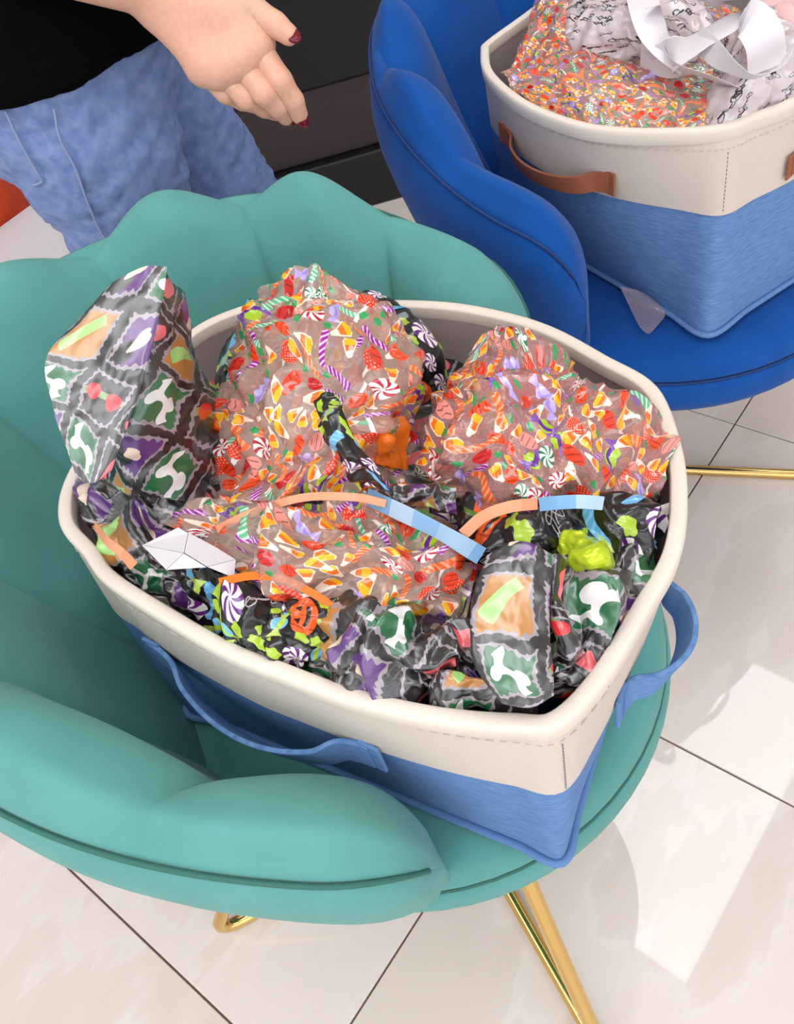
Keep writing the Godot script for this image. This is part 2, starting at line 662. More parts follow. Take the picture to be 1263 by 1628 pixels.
func petal_mesh(a0: float, a1: float) -> ArrayMesh:
	var b := Buf.new()
	b.grid(26, 44, func(u: float, x: float) -> Vector3:
		var a := lerpf(a0, a1, u)
		var s := u * 2.0 - 1.0
		if a0 < -ARC_FAR + 1.0:
			s = maxf(-0.35, s) if s < 0 else s
		if a1 > ARC - 1.0:
			s = minf(0.35, s) if s > 0 else s
		var hump := lerpf(pow(maxf(0.0, 1.0 - s * s), 0.75), 0.5 + 0.5 * cos(PI * s), 0.6)
		var puff := lerpf(0.0125, 0.017, smoothstep(60.0, 84.0, absf(a))) * pow(maxf(0.0, 1.0 - s * s), 0.55)
		var big := 0.033 if a0 > -ARC_FAR + 1.0 and a1 < ARC - 1.0 else 0.014
		var R := rim_radius(a)
		var top := rim_height(a) - lerpf(0.025, 0.007, smoothstep(60.0, 84.0, absf(a))) + big * lerpf(1.25, 0.85, smoothstep(60.0, 84.0, absf(a))) * hump
		var p := [Vector2(0.212 - puff * 0.4, 0.415), Vector2(0.228 - puff, 0.5), Vector2(lerpf(0.228, R - 0.048, 0.55) - puff, 0.6), Vector2(R - 0.048 - puff * 0.8, top - 0.035), Vector2(R - 0.023, top), Vector2(R - 0.005, lerpf(top, rim_height(a) - 0.026, 0.4)), Vector2(R + 0.003, rim_height(a) - 0.026), Vector2(R - 0.022, rim_height(a) - 0.055), Vector2(0.262, 0.5), Vector2(0.24, 0.42)]
		return shell_point(p, x, a, Vector2(R - 0.028, 0.53)), false, true, true)
	return b.mesh()


func outer_mesh() -> ArrayMesh:
	var b := Buf.new()
	b.grid(90, 40, func(u: float, x: float) -> Vector3:
		var a := lerpf(-ARC_FAR, ARC, u)
		var R := rim_radius(a)
		var top := rim_height(a) - 0.022
		var p := [Vector2(R - 0.02, top - 0.012), Vector2(R + 0.001, top + 0.003), Vector2(R + 0.012, lerpf(top, 0.5, 0.3)), Vector2(lerpf(0.276, R, 0.3), 0.505), Vector2(0.25, 0.44), Vector2(0.228, 0.392), Vector2(0.2, 0.4), Vector2(0.232, 0.43), Vector2(0.262, 0.5), Vector2(R - 0.035, lerpf(top, 0.5, 0.4))]
		return shell_point(p, x, a, Vector2(R - 0.028, 0.53)), false, true, true)
	return b.mesh()


func make_chair(called: String, label: String, cloth: String, thread: String) -> Node3D:
	var t := thing(called, label, "chair")
	var bounds := [-ARC_FAR, -88.0, -57.0, -28.0, 0.0, 28.0, 54.0, 79.0, ARC]
	for k in 8:
		part("petal", petal_mesh(bounds[k], bounds[k + 1]), M[cloth], t)
	part("outer_shell", outer_mesh(), M[cloth], t)
	var welt := PackedVector3Array()
	for k in 121:
		var a := lerpf(-ARC_FAR + 1.5, ARC - 1.5, k / 120.0)
		var R := rim_radius(a)
		var e := end_taper(a)
		var mid := Vector2(R - 0.028, 0.53)
		welt.append(around(a, mid.x + 0.0338 * e, mid.y + (rim_height(a) - 0.021 - mid.y) * lerpf(0.12, 1.0, e)))
	var b := Buf.new()
	b.tube(welt, 0.0019, 6)
	part("welt", b.mesh(), M[thread], t)
	# seat: a domed cushion on a padded base
	var lathe := func(prof: Array, steps: int) -> ArrayMesh:
		var s := Buf.new()
		s.grid(64, steps, func(u: float, x: float) -> Vector3:
			var q: Vector2 = open_curve(prof, x)
			return Vector3(sin(TAU * u) * q.x, q.y, cos(TAU * u) * q.x + 0.012), true, false, true)
		return s.mesh()
	part("seat_cushion", lathe.call([Vector2(0.001, 0.468), Vector2(0.1, 0.466), Vector2(0.19, 0.462), Vector2(0.226, 0.452), Vector2(0.236, 0.437), Vector2(0.234, 0.425), Vector2(0.2, 0.422)], 40), M[cloth], t)
	part("seat_base", lathe.call([Vector2(0.2, 0.424), Vector2(0.236, 0.423), Vector2(0.243, 0.405), Vector2(0.236, 0.382), Vector2(0.2, 0.37), Vector2(0.001, 0.37)], 40), M[cloth], t)
	var ring := PackedVector3Array()
	for k in 64:
		ring.append(Vector3(sin(TAU * k / 64.0) * 0.237, 0.424, cos(TAU * k / 64.0) * 0.237 + 0.012))
	b = Buf.new()
	b.tube(ring, 0.002, 6, true)
	part("seat_welt", b.mesh(), M[thread], t)
	for k in 4:
		var leg := Buf.new()
		var d := Vector3(sin(TAU * (k + 0.5) / 4.0), 0, cos(TAU * (k + 0.5) / 4.0))
		var pts := PackedVector3Array()
		var r := 0.0085
		pts.append(d * 0.17 + Vector3.UP * 0.375)
		pts.append(d * 0.25 + Vector3.UP * 0.2)
		pts.append(d * 0.339 + Vector3.UP * 0.036)
		for j in 7:
			var w := j / 6.0
			pts.append((d * 0.339 + Vector3.UP * 0.036).lerp(d * 0.349 + Vector3.UP * 0.004, w).lerp((d * 0.349 + Vector3.UP * 0.004).lerp(d * 0.29 + Vector3.UP * r, w), w))
		pts.append(d * 0.15 + Vector3.UP * r)
		pts.append(d * 0.012 + Vector3.UP * r)
		leg.tube(pts, r, 14)
		part("leg", leg.mesh(), M["gold"], t)
	return t


func recoloured(src: Node3D, called: String, label: String, cloth: String, thread: String) -> Node3D:
	var r: Node3D = src.duplicate()
	r.name = numbered(called)
	add_child(r)
	tag(r, label, "chair", "")
	for c in r.get_children():
		if String(c.name).begins_with("leg"):
			continue
		c.material_override = M[thread] if "welt" in String(c.name) else M[cloth]
	return r


# ---------------------------------------------------------------- bins
func bin_wall(top: Array, low: Array, y_top: float, y_low: float, f0: float, f1: float, inset: float, flip := false, uv := Vector2(6, 1)) -> Buf:
	var b := Buf.new()
	b.grid(180, 14, func(u: float, x: float) -> Vector3:
		var f := lerpf(f0, f1, x)
		return wall_at(top, low, y_top, y_low, u, f, inset), true, false, flip, uv)
	return b


func wall_at(top: Array, low: Array, y_top: float, y_low: float, u: float, f: float, inset := 0.0) -> Vector3:
	var p: Vector2 = closed_curve(top, u)
	var q: Vector2 = closed_curve(low, u)
	var c: Vector2 = p.lerp(q, f)
	var dp: Vector2 = closed_curve(top, u + 0.002) - closed_curve(top, u - 0.002)
	var dq: Vector2 = closed_curve(low, u + 0.002) - closed_curve(low, u - 0.002)
	var d: Vector2 = dp.lerp(dq, f).normalized()
	c += Vector2(d.y, -d.x) * (inset - 0.004 * sin(PI * f))
	return Vector3(c.x, lerpf(y_top, y_low, f), c.y)


func make_bin(label: String, top: Array, low: Array, y_top: float, y_low: float, band: float, side_sign: float) -> Node3D:
	var t := thing("storage_bin", label, "bin")
	var s := side_sign
	part("band", bin_wall(top, low, y_top, y_low, 0.0, band, 0.0).mesh(), M["canvas"], t, "cream canvas band")
	part("body", bin_wall(top, low, y_top, y_low, band - 0.004, 1.0, 0.0015 * s, false, Vector2(5, 1.0)).mesh(), M["chambray"], t, "blue chambray fabric body")
	part("lining", bin_wall(top, low, y_top, y_low, 0.0, 1.0, 0.006 * s, true).mesh(), M["lining"], t, "grey lining")
	var base := Buf.new()
	base.grid(96, 4, func(u: float, x: float) -> Vector3:
		var c := Vector2.ZERO
		for k in low.size():
			c += low[k] / low.size()
		var q: Vector2 = closed_curve(low, u)
		c = c.lerp(q, 1.0 - x * 0.999)
		return Vector3(c.x, y_low + 0.001, c.y), true)
	part("base", base.mesh(), M["chambray"], t)
	# folded tape over the rim
	var tape := Buf.new()
	tape.grid(180, 10, func(u: float, x: float) -> Vector3:
		var sect := [Vector2(-0.0015, -0.011), Vector2(-0.0022, 0.0), Vector2(-0.001, 0.0025), Vector2(0.003, 0.0036), Vector2(0.007, 0.0025), Vector2(0.0082, 0.0), Vector2(0.0078, -0.011), Vector2(0.003, -0.012)]
		var q: Vector2 = closed_curve(sect, x)
		var p := wall_at(top, low, y_top, y_low, u, 0.0, q.x * s)
		p.y += q.y + 0.0015 * sin(TAU * u * 3.0 + 1.0)
		return p, true, true)
	part("rim_tape", tape.mesh(), M["tape"], t, "cream rim tape")
	var bottom := PackedVector3Array()
	for k in 160:
		bottom.append(wall_at(top, low, y_top, y_low, k / 160.0, 0.99, -0.001 * s))
	var b := Buf.new()
	b.tube(bottom, 0.0035, 6, true)
	part("bottom_piping", b.mesh(), M["chambray"], t)
	return t


func stitches(t: Node3D, called: String, pts: PackedVector3Array, m: Material, r := 0.0007) -> void:
	# a row of short thread stitches, joined into one part
	var b := Buf.new()
	for k in range(0, pts.size() - 1, 2):
		b.tube(PackedVector3Array([pts[k], pts[k + 1]]), r, 5)
	var o := part(called, b.mesh(), m, t)
	o.set_meta("kind", "stuff")


func loop_handle(t: Node3D, top: Array, low: Array, y0: float, y1: float, u0: float, u1: float, f: float, out: float, sag: float, width: float, thick: float, m: Material, label: String) -> void:
	# a strap sewn flat to the wall at both ends and standing off in between
	var pts := []
	var across := []
	var a := wall_at(top, low, y0, y1, u0, f)
	var b := wall_at(top, low, y0, y1, u1, f)
	var off := (b - a).cross(Vector3.UP).normalized()
	for k in 17:
		var x := k / 16.0
		var u := lerpf(u0, u1, x)
		var s := pow(sin(PI * clampf((x - 0.12) / 0.76, 0.0, 1.0)), 0.55)
		var p := wall_at(top, low, y0, y1, u, f, -0.0035).lerp(a.lerp(b, x), 0.6 * s)
		pts.append(p + off * out * s + Vector3.DOWN * sag * s)
		across.append(Vector3.UP + off * 0.35 * s)
	var c := Buf.new()
	c.ribbon(path_of(pts, 64), path_of(across, 64), width, thick)
	part("handle", c.mesh(), m, t, label)
	for e in [0, 16]:
		# the square patch the strap is sewn to
		var w := wall_at(top, low, y0, y1, lerpf(u0, u1, e / 16.0), f, -0.002)
		var pb := Buf.new()
		pb.rbox(Transform3D(Basis((b - a).normalized(), Vector3.UP, off), w + off * 0.001), Vector3(0.016, width * 1.15, 0.003), 0.001)
		part("handle_patch", pb.mesh(), m, t)


# ---------------------------------------------------------------- bags of printed film
func net_point(net: Array, u: float, v: float) -> Vector3:
	var rows := []
	for r in net:
		rows.append(open_curve(r, u))
	return open_curve(rows, v)


func film_mesh(net: Array, thick: float, crumple: float, sd: int, uv_size: float, turn := 0.0, n := 52, fold := 1.0) -> ArrayMesh:
	n = int(n * 1.25)
	var b := Buf.new()
	var mid: Array[PackedVector3Array] = []
	var pts := PackedVector3Array()
	var uvs := PackedVector2Array()
	for a in n + 1:
		for c in n + 1:
			pts.append(net_point(net, float(a) / n, float(c) / n))
	var wide := net_point(net, 0.0, 0.5).distance_to(net_point(net, 0.5, 0.5)) + net_point(net, 0.5, 0.5).distance_to(net_point(net, 1.0, 0.5))
	var long := net_point(net, 0.5, 0.0).distance_to(net_point(net, 0.5, 0.5)) + net_point(net, 0.5, 0.5).distance_to(net_point(net, 0.5, 1.0))
	var up := PackedVector3Array()
	var low := PackedVector3Array()
	var off := Vector3(sd * 3.17, sd * 1.71, sd * 0.77)
	for a in n + 1:
		for c in n + 1:
			var k := a * (n + 1) + c
			var du := pts[mini(a + 1, n) * (n + 1) + c] - pts[maxi(a - 1, 0) * (n + 1) + c]
			var dv := pts[a * (n + 1) + mini(c + 1, n)] - pts[a * (n + 1) + maxi(c - 1, 0)]
			var nn := dv.cross(du).normalized()
			var u := float(a) / n
			var v := float(c) / n
			var q := pts[k] + off
			# broad folds, sharp creases, fine crackle
			var w := 0.9 * noise.get_noise_3dv(q * 14.0) * fold
			w += 0.75 * (0.35 - absf(noise.get_noise_3dv(q * 26.0 + Vector3.ONE * 7.0)) * 1.6)
			w += 0.8 * (cells.get_noise_3dv(q * 34.0) + 0.45)
			w += 0.4 * (0.3 - absf(noise.get_noise_3dv(q * 44.0 + Vector3(11, 3, 5))) * 1.5)
			w += 0.22 * (0.3 - absf(noise.get_noise_3dv(q * 75.0)))
			var bulge := pow(maxf(0.0, sin(PI * u) * sin(PI * v)), 0.5)
			var side := Vector3(noise.get_noise_3dv(q * 18.0 + Vector3(3, 0, 0)), noise.get_noise_3dv(q * 18.0 + Vector3(0, 9, 0)), noise.get_noise_3dv(q * 18.0 + Vector3(0, 0, 5))) * crumple * 0.9
			up.append(pts[k] + nn * (w * crumple + thick * 0.5 * bulge + 0.0004) + side)
			low.append(pts[k] + nn * (w * crumple * lerpf(1.0, 0.6, bulge) - thick * 0.5 * bulge - 0.0004) + side)
			uvs.append(Vector2((u - 0.5) * wide, (v - 0.5) * long).rotated(turn) / uv_size + Vector2(sd * 0.37, sd * 0.23))
	b.quad_grid(up, n, n, uvs, false, false, true)
	b.quad_grid(low, n, n, uvs, false, false, false)
	return b.mesh()


func film_bag(called: String, label: String, category: String, group: String, net: Array, m: String, thick: float, crumple: float, sd: int, uv_size: float, turn := 0.0, fold := 1.0) -> MeshInstance3D:
	var mid := Vector3.ZERO
	for r in net:
		for p in r:
			mid += p / (net.size() * r.size())
	var moved := []
	for r in net:
		var row := []
		for p in r:
			row.append(p - mid)
		moved.append(row)
	var o := part(called, film_mesh(moved, thick, crumple, sd, uv_size, turn, 52, fold), M[m])
	o.position = mid
	tag(o, label, category, group)
	return o


func folded_flap(o: Node3D, net: Array, turn: float) -> void:
	# the bag's mouth folded back, catching the light
	var moved := []
	for r in net:
		var row := []
		for p in r:
			row.append(p - o.position)
		moved.append(row)
	part("folded_flap", film_mesh(moved, 0.003, 0.0014, 9, 0.15, turn, 40, 0.5), M["harlequin_film"], o, "folded back flap of the bag")


func folded_paper(called: String, label: String, pts: Array, tris: Array, m: String) -> void:
	# flat facets meeting at sharp folds, with a little thickness
	var mid: Vector3 = pts[4]
	var b := Buf.new()
	for t in tris:
		var nn: Vector3 = (pts[t[1]] - pts[t[0]]).cross(pts[t[2]] - pts[t[0]]).normalized()
		if nn.y < 0.0:
			nn = -nn
		for side in [1.0, -1.0]:
			var base := b.v.size()
			for k in 3:
				b.v.append(pts[t[k]] - mid + nn * 0.0004 * side)
				b.n.append(nn * side)
				b.t.append(Vector2(pts[t[k]].x, pts[t[k]].z) * 10.0)
			b.i.append_array([base, base + 1, base + 2])
	var o := part(called, b.mesh(), M[m])
	o.position = mid
	tag(o, label, "paper")


func paper_strip(called: String, label: String, pts: Array, across: Array, width: float, m: String, category := "paper", group := "") -> MeshInstance3D:
	var p := path_of(pts, 36)
	var a := path_of(across, 36)
	var mid := p[18]
	for k in p.size():
		p[k] -= mid
	var b := Buf.new()
	b.ribbon(p, a, width, 0.0006)
	var o := part(called, b.mesh(), M[m])
	o.position = mid
	tag(o, label, category, group)
	return o


# ---------------------------------------------------------------- bodies: a field of tapered capsules, meshed by surface nets
func nets(b: Buf, bones: Array, cell: float, k: float, wrinkle: Variant = null, cut_y := -9.0) -> void:
	var lo := Vector3.ONE * 99.0
	var hi := -lo
	for o in bones:
		var r := Vector3.ONE * (maxf(o[1], o[3]) + k + cell * 2.0)
		lo = lo.min(o[0] - r).min(o[2] - r)
		hi = hi.max(o[0] + r).max(o[2] + r)
	var dim := Vector3i(((hi - lo) / cell).ceil()) + Vector3i.ONE
	var field := PackedFloat32Array()
	field.resize(dim.x * dim.y * dim.z)
	field.fill(0.5)
	var sx := dim.y * dim.z
	var sy := dim.z
	for o in bones:
		var a: Vector3 = o[0]
		var ab: Vector3 = o[2] - a
		var inv := 1.0 / maxf(ab.length_squared(), 1e-9)
		var reach := Vector3.ONE * (maxf(o[1], o[3]) + k * 1.2 + cell * 2.0)
		var from := Vector3i(((a.min(o[2]) - reach - lo) / cell).floor()).clamp(Vector3i.ZERO, dim - Vector3i.ONE)
		var to := Vector3i(((a.max(o[2]) + reach - lo) / cell).ceil()).clamp(Vector3i.ZERO, dim - Vector3i.ONE)
		for x in range(from.x, to.x + 1):
			for y in range(from.y, to.y + 1):
				for z in range(from.z, to.z + 1):
					var p := lo + Vector3(x, y, z) * cell - a
					var t := clampf(p.dot(ab) * inv, 0.0, 1.0)
					var d: float = (p - ab * t).length() - lerpf(o[1], o[3], t)
					var at := x * sx + y * sy + z
					var h := maxf(k - absf(field[at] - d), 0.0) / k
					field[at] = minf(field[at], d) - h * h * k * 0.25
	if cut_y > -8.0:
		for x in dim.x:
			for y in dim.y:
				for z in dim.z:
					var at := x * sx + y * sy + z
					field[at] = maxf(field[at], cut_y - (lo.y + y * cell))
	var index := {}
	var base := b.v.size()
	var verts := PackedVector3Array()
	for x in dim.x - 1:
		for y in dim.y - 1:
			for z in dim.z - 1:
				var at := x * sx + y * sy + z
				var f0 := field[at]
				var same := true
				for c in [1, sy, sy + 1, sx, sx + 1, sx + sy, sx + sy + 1]:
					if (field[at + c] < 0.0) != (f0 < 0.0):
						same = false
						break
				if same:
					continue
				var sum := Vector3.ZERO
				var count := 0
				for e in [[0, 0, 0, 0], [0, 1, 0, 0], [0, 0, 1, 0], [0, 1, 1, 0], [1, 0, 0, 0], [1, 1, 0, 0], [1, 0, 0, 1], [1, 1, 0, 1], [2, 0, 0, 0], [2, 1, 0, 0], [2, 0, 1, 0], [2, 1, 1, 0]]:
					var p := Vector3i.ZERO
					var q: Vector3i
					match e[0]:
						0: p = Vector3i(0, e[1], e[2])
						1: p = Vector3i(e[1], 0, e[3])
						2: p = Vector3i(e[1], e[2], 0)
					q = p
					q[e[0]] = 1
					var fa := field[at + p.x * sx + p.y * sy + p.z]
					var fb := field[at + q.x * sx + q.y * sy + q.z]
					if (fa < 0.0) != (fb < 0.0):
						sum += Vector3(p).lerp(Vector3(q), fa / (fa - fb))
						count += 1
				index[at] = verts.size()
				verts.append(lo + (Vector3(x, y, z) + sum / count) * cell)
	var norms := PackedVector3Array()
	norms.resize(verts.size())
	var faces := PackedInt32Array()
	for at in index:
		var z: int = at % sy
		var y: int = (at / sy) % dim.y
		var x: int = at / sx
		for axis in 3:
			var step: int = [sx, sy, 1][axis]
			var s1: int = [sy, 1, sx][axis]
			var s2: int = [1, sx, sy][axis]
			if (axis != 0 and x == 0) or (axis != 1 and y == 0) or (axis != 2 and z == 0):
				continue
			var inside := field[at] < 0.0
			if inside == (field[at + step] < 0.0):
				continue
			var q := [index.get(at, -1), index.get(at - s1, -1), index.get(at - s1 - s2, -1), index.get(at - s2, -1)]
			if -1 in q:
				continue
			if inside:
				q.reverse()
			faces.append_array([q[0], q[1], q[2], q[0], q[2], q[3]])
			var c := (verts[q[3]] - verts[q[1]]).cross(verts[q[2]] - verts[q[0]])
			for m in q:
				norms[m] += c
	for m in norms.size():
		norms[m] = norms[m].normalized()
	if wrinkle != null:
		for m in verts.size():
			verts[m] += norms[m] * wrinkle.call(verts[m])
		norms.fill(Vector3.ZERO)
		for f in range(0, faces.size(), 3):
			var c := (verts[faces[f + 2]] - verts[faces[f]]).cross(verts[faces[f + 1]] - verts[faces[f]])
			for j in 3:
				norms[faces[f + j]] += c
		for m in norms.size():
			norms[m] = norms[m].normalized()
	b.v.append_array(verts)
	b.n.append_array(norms)
	for p in verts:
		b.t.append(Vector2(p.x, p.y) * 4.0)
	for f in faces:
		b.i.append(base + f)


func surface_z(bones: Array, x: float, y: float, from_z: float) -> float:
	# where a line going away from the viewer meets the capsules
	var z := from_z
	for k in 200:
		var d := 9.0
		for o in bones:
			var p: Vector3 = Vector3(x, y, z) - o[0]
			var ab: Vector3 = o[2] - o[0]
			var t := clampf(p.dot(ab) / maxf(ab.length_squared(), 1e-9), 0.0, 1.0)
			d = minf(d, (p - ab * t).length() - lerpf(o[1], o[3], t))
		if d < 0.0008:
			break
		z -= maxf(d * 0.7, 0.0006)
	return z


func _ready() -> void:
	# ------------------------------------------------------------ camera
	var cam := Camera3D.new()
	cam.name = "camera"
	cam.fov = 62.74
	cam.near = 0.02
	cam.far = 60.0
	cam.transform = Transform3D(Basis(Vector3(0.96211, -0.17954, 0.20520), Vector3(0.27265, 0.63354, -0.72408), Vector3(0.0, 0.75259, 0.65849)), Vector3(0, 1.125, 0))
	add_child(cam)
	cam.current = true
	# ------------------------------------------------------------ sky and exposure
	var env := Environment.new()
	var sky := Sky.new()
	var air := ProceduralSkyMaterial.new()
	air.sky_top_color = Color(0.9, 0.93, 0.98)
	air.sky_horizon_color = Color(0.96, 0.96, 0.97)
	air.ground_bottom_color = Color(0.6, 0.6, 0.6)
	air.ground_horizon_color = Color(0.9, 0.9, 0.92)
	air.sky_energy_multiplier = 2.2
	air.ground_energy_multiplier = 3.0
	sky.sky_material = air
	env.background_mode = Environment.BG_SKY
	env.sky = sky
	env.tonemap_mode = Environment.TONE_MAPPER_LINEAR
	env.tonemap_exposure = 0.385
	env.sdfgi_enabled = true
	env.ssao_enabled = true
	env.ssil_enabled = true
	var we := WorldEnvironment.new()
	we.name = "world"
	we.environment = env
	add_child(we)
	make_materials()
	noise.noise_type = FastNoiseLite.TYPE_SIMPLEX_SMOOTH
	noise.frequency = 1.0
	noise.fractal_octaves = 2
	cells.noise_type = FastNoiseLite.TYPE_CELLULAR
	cells.cellular_return_type = FastNoiseLite.RETURN_DISTANCE
	cells.frequency = 1.0
	cells.fractal_octaves = 1
	# ------------------------------------------------------------ ceiling lights: luminous panels
	var turn := Basis(Vector3.UP, atan2(0.635, 0.772))
	lamp("luminous ceiling panel above the blue chair, mirrored in the floor tiles", Vector3(0.88, CEIL, -1.22), Vector2(1.35, 0.6), turn, 31.0)
	for p in [["luminous ceiling panel above and left of the viewer", Vector3(-1.3, CEIL, 0.3)], ["luminous ceiling panel straight above the viewer", Vector3(-0.05, CEIL, 0.25)], ["luminous ceiling panel above the white low table", Vector3(-0.45, CEIL, -1.95)], ["luminous ceiling panel left of the green chair", Vector3(-2.3, CEIL, -0.3)], ["luminous ceiling panel above and right of the viewer", Vector3(1.5, CEIL, 1.1)], ["luminous ceiling panel near the shop front, on the left", Vector3(-1.2, CEIL, 1.9)], ["luminous ceiling panel near the shop front, in the middle", Vector3(0.3, CEIL, 2.3)]]:
		lamp(p[0], p[1], Vector2(1.35, 0.6), turn, 12.0 if p[1].z < -1.0 else 27.0 if p[1].z < 0.5 else 22.0)
	build_room()
	build_chairs()
	build_bins()
	build_bags()
	build_person()
	build_background()


const CEIL := 2.5

func lamp(label: String, at: Vector3, size: Vector2, turn: Basis, energy: float) -> void:
	var t := thing("ceiling_light", label, "ceiling light", at, "ceiling light panels")
	t.basis = turn
	var b := Buf.new()
	b.rbox(Transform3D(Basis(), Vector3(0, -0.015, 0)), Vector3(size.x, 0.012, size.y), 0.003)
	var glow: StandardMaterial3D = M["glow"] if M.has("glow") else mat("glow", Color(0.95, 0.95, 0.95))
	glow.emission_enabled = true
	glow.emission = Color(0.97, 0.985, 1.0)
	glow.emission_energy_multiplier = 1.5
	part("lamp_diffuser", b.mesh(), glow, t)
	b = Buf.new()
	for s in [-1.0, 1.0]:
		b.rbox(Transform3D(Basis(), Vector3(0, -0.012, s * (size.y * 0.5 + 0.012))), Vector3(size.x + 0.048, 0.022, 0.022), 0.003)
		b.rbox(Transform3D(Basis(), Vector3(s * (size.x * 0.5 + 0.012), -0.012, 0)), Vector3(0.022, 0.022, size.y), 0.003)
	part("lamp_frame", b.mesh(), M["fitting"], t)
	var l := AreaLight3D.new()
	l.name = "panel_light"
	l.area_size = size
	l.area_range = 12.0
	l.area_attenuation = 2.0
	l.light_energy = energy / 10.0
	l.light_color = Color(0.97, 0.985, 1.0)
	l.shadow_enabled = true
	t.add_child(l)
	l.transform = Transform3D(Basis(Vector3.RIGHT, -PI / 2.0), Vector3(0, -0.024, 0))


func wall_box(called: String, at: Vector3, size: Vector3, m: Material) -> MeshInstance3D:
	var b := Buf.new()
	b.rbox(Transform3D(), size, 0.004)
	var o := part(called, b.mesh(), m)
	o.position = at
	struct(o)
	return o


func build_room() -> void:
	# floor: grout bed with chamfered tiles, laid on the diagonal
	var fl := Node3D.new()
	fl.name = "floor"
	add_child(fl)
	struct(fl)
	var b := Buf.new()
	b.rbox(Transform3D(Basis(), Vector3(0, -0.054, -0.75)), Vector3(9.4, 0.1, 8.9), 0.004)
	part("grout", b.mesh(), M["grout"], fl)
	var tile := Buf.new()
	tile.rbox(Transform3D(), Vector3(0.5975, 0.012, 0.5975), 0.0012)
	var tm := tile.mesh()
	var o := Vector3(0.167, 0, -0.569)
	var dir_a := Vector3(-0.6626, 0, -0.749)
	var dir_b := Vector3(0.749, 0, -0.6626)
	var r := RandomNumberGenerator.new()
	r.seed = 12
	for i in range(-11, 12):
		for j in range(-11, 12):
			var c := o + dir_a * (i + 0.5) * 0.6 + dir_b * (j + 0.5) * 0.6
			if absf(c.x) > 4.3 or c.z > 3.3 or c.z < -4.8:
				continue
			var t := part("tile", tm, M["tile_%d" % (r.randi() % 3)], fl)
			t.transform = Transform3D(Basis(dir_b, Vector3.UP, -dir_a), c + Vector3(0, -0.006, 0))
			if r.randf() < 0.5:
				t.basis = t.basis.rotated(Vector3.UP, PI)
	wall_box("ceiling", Vector3(0, CEIL + 0.06, -0.75), Vector3(8.2, 0.1, 7.7), M["plaster"])
	wall_box("wall_back", Vector3(0, CEIL / 2, -4.55), Vector3(8.2, CEIL, 0.12), M["plaster"])
	wall_box("wall_left", Vector3(-4.05, CEIL / 2, -0.75), Vector3(0.12, CEIL, 7.6), M["plaster"])
	wall_box("wall_right", Vector3(4.05, CEIL / 2, -0.75), Vector3(0.12, CEIL, 7.6), M["plaster"])
	# the shop front behind the viewer is open glass: sill, head and posts
	wall_box("wall_front", Vector3(0, 0.2, 3.05), Vector3(8.2, 0.4, 0.12), M["plaster"])
	wall_box("trim_1", Vector3(0, CEIL - 0.1, 3.05), Vector3(8.2, 0.2, 0.12), M["plaster"])
	for k in 4:
		wall_box("trim_%d" % (k + 2), Vector3(-4.0 + k * 8.0 / 3.0, 1.35, 3.05), Vector3(0.1, 1.92, 0.1), M["fitting"])


const GREEN_AT := Vector3(-0.03, 0, -0.455)
const BLUE_AT := Vector3(0.43, 0, -0.92)
var green_turn := atan2(0.863, 0.506)
var blue_turn := atan2(0.34, 0.94)


func build_chairs() -> void:
	var g := make_chair("shell_chair", "green velvet shell chair with scalloped back, holding the nearer bin", "green_velvet", "green_thread")
	g.position = GREEN_AT
	g.rotation.y = green_turn
	var bl := recoloured(g, "shell_chair", "blue velvet shell chair behind the green one, holding the bin with leather handles", "blue_velvet", "blue_thread")
	bl.position = BLUE_AT
	bl.rotation.y = blue_turn


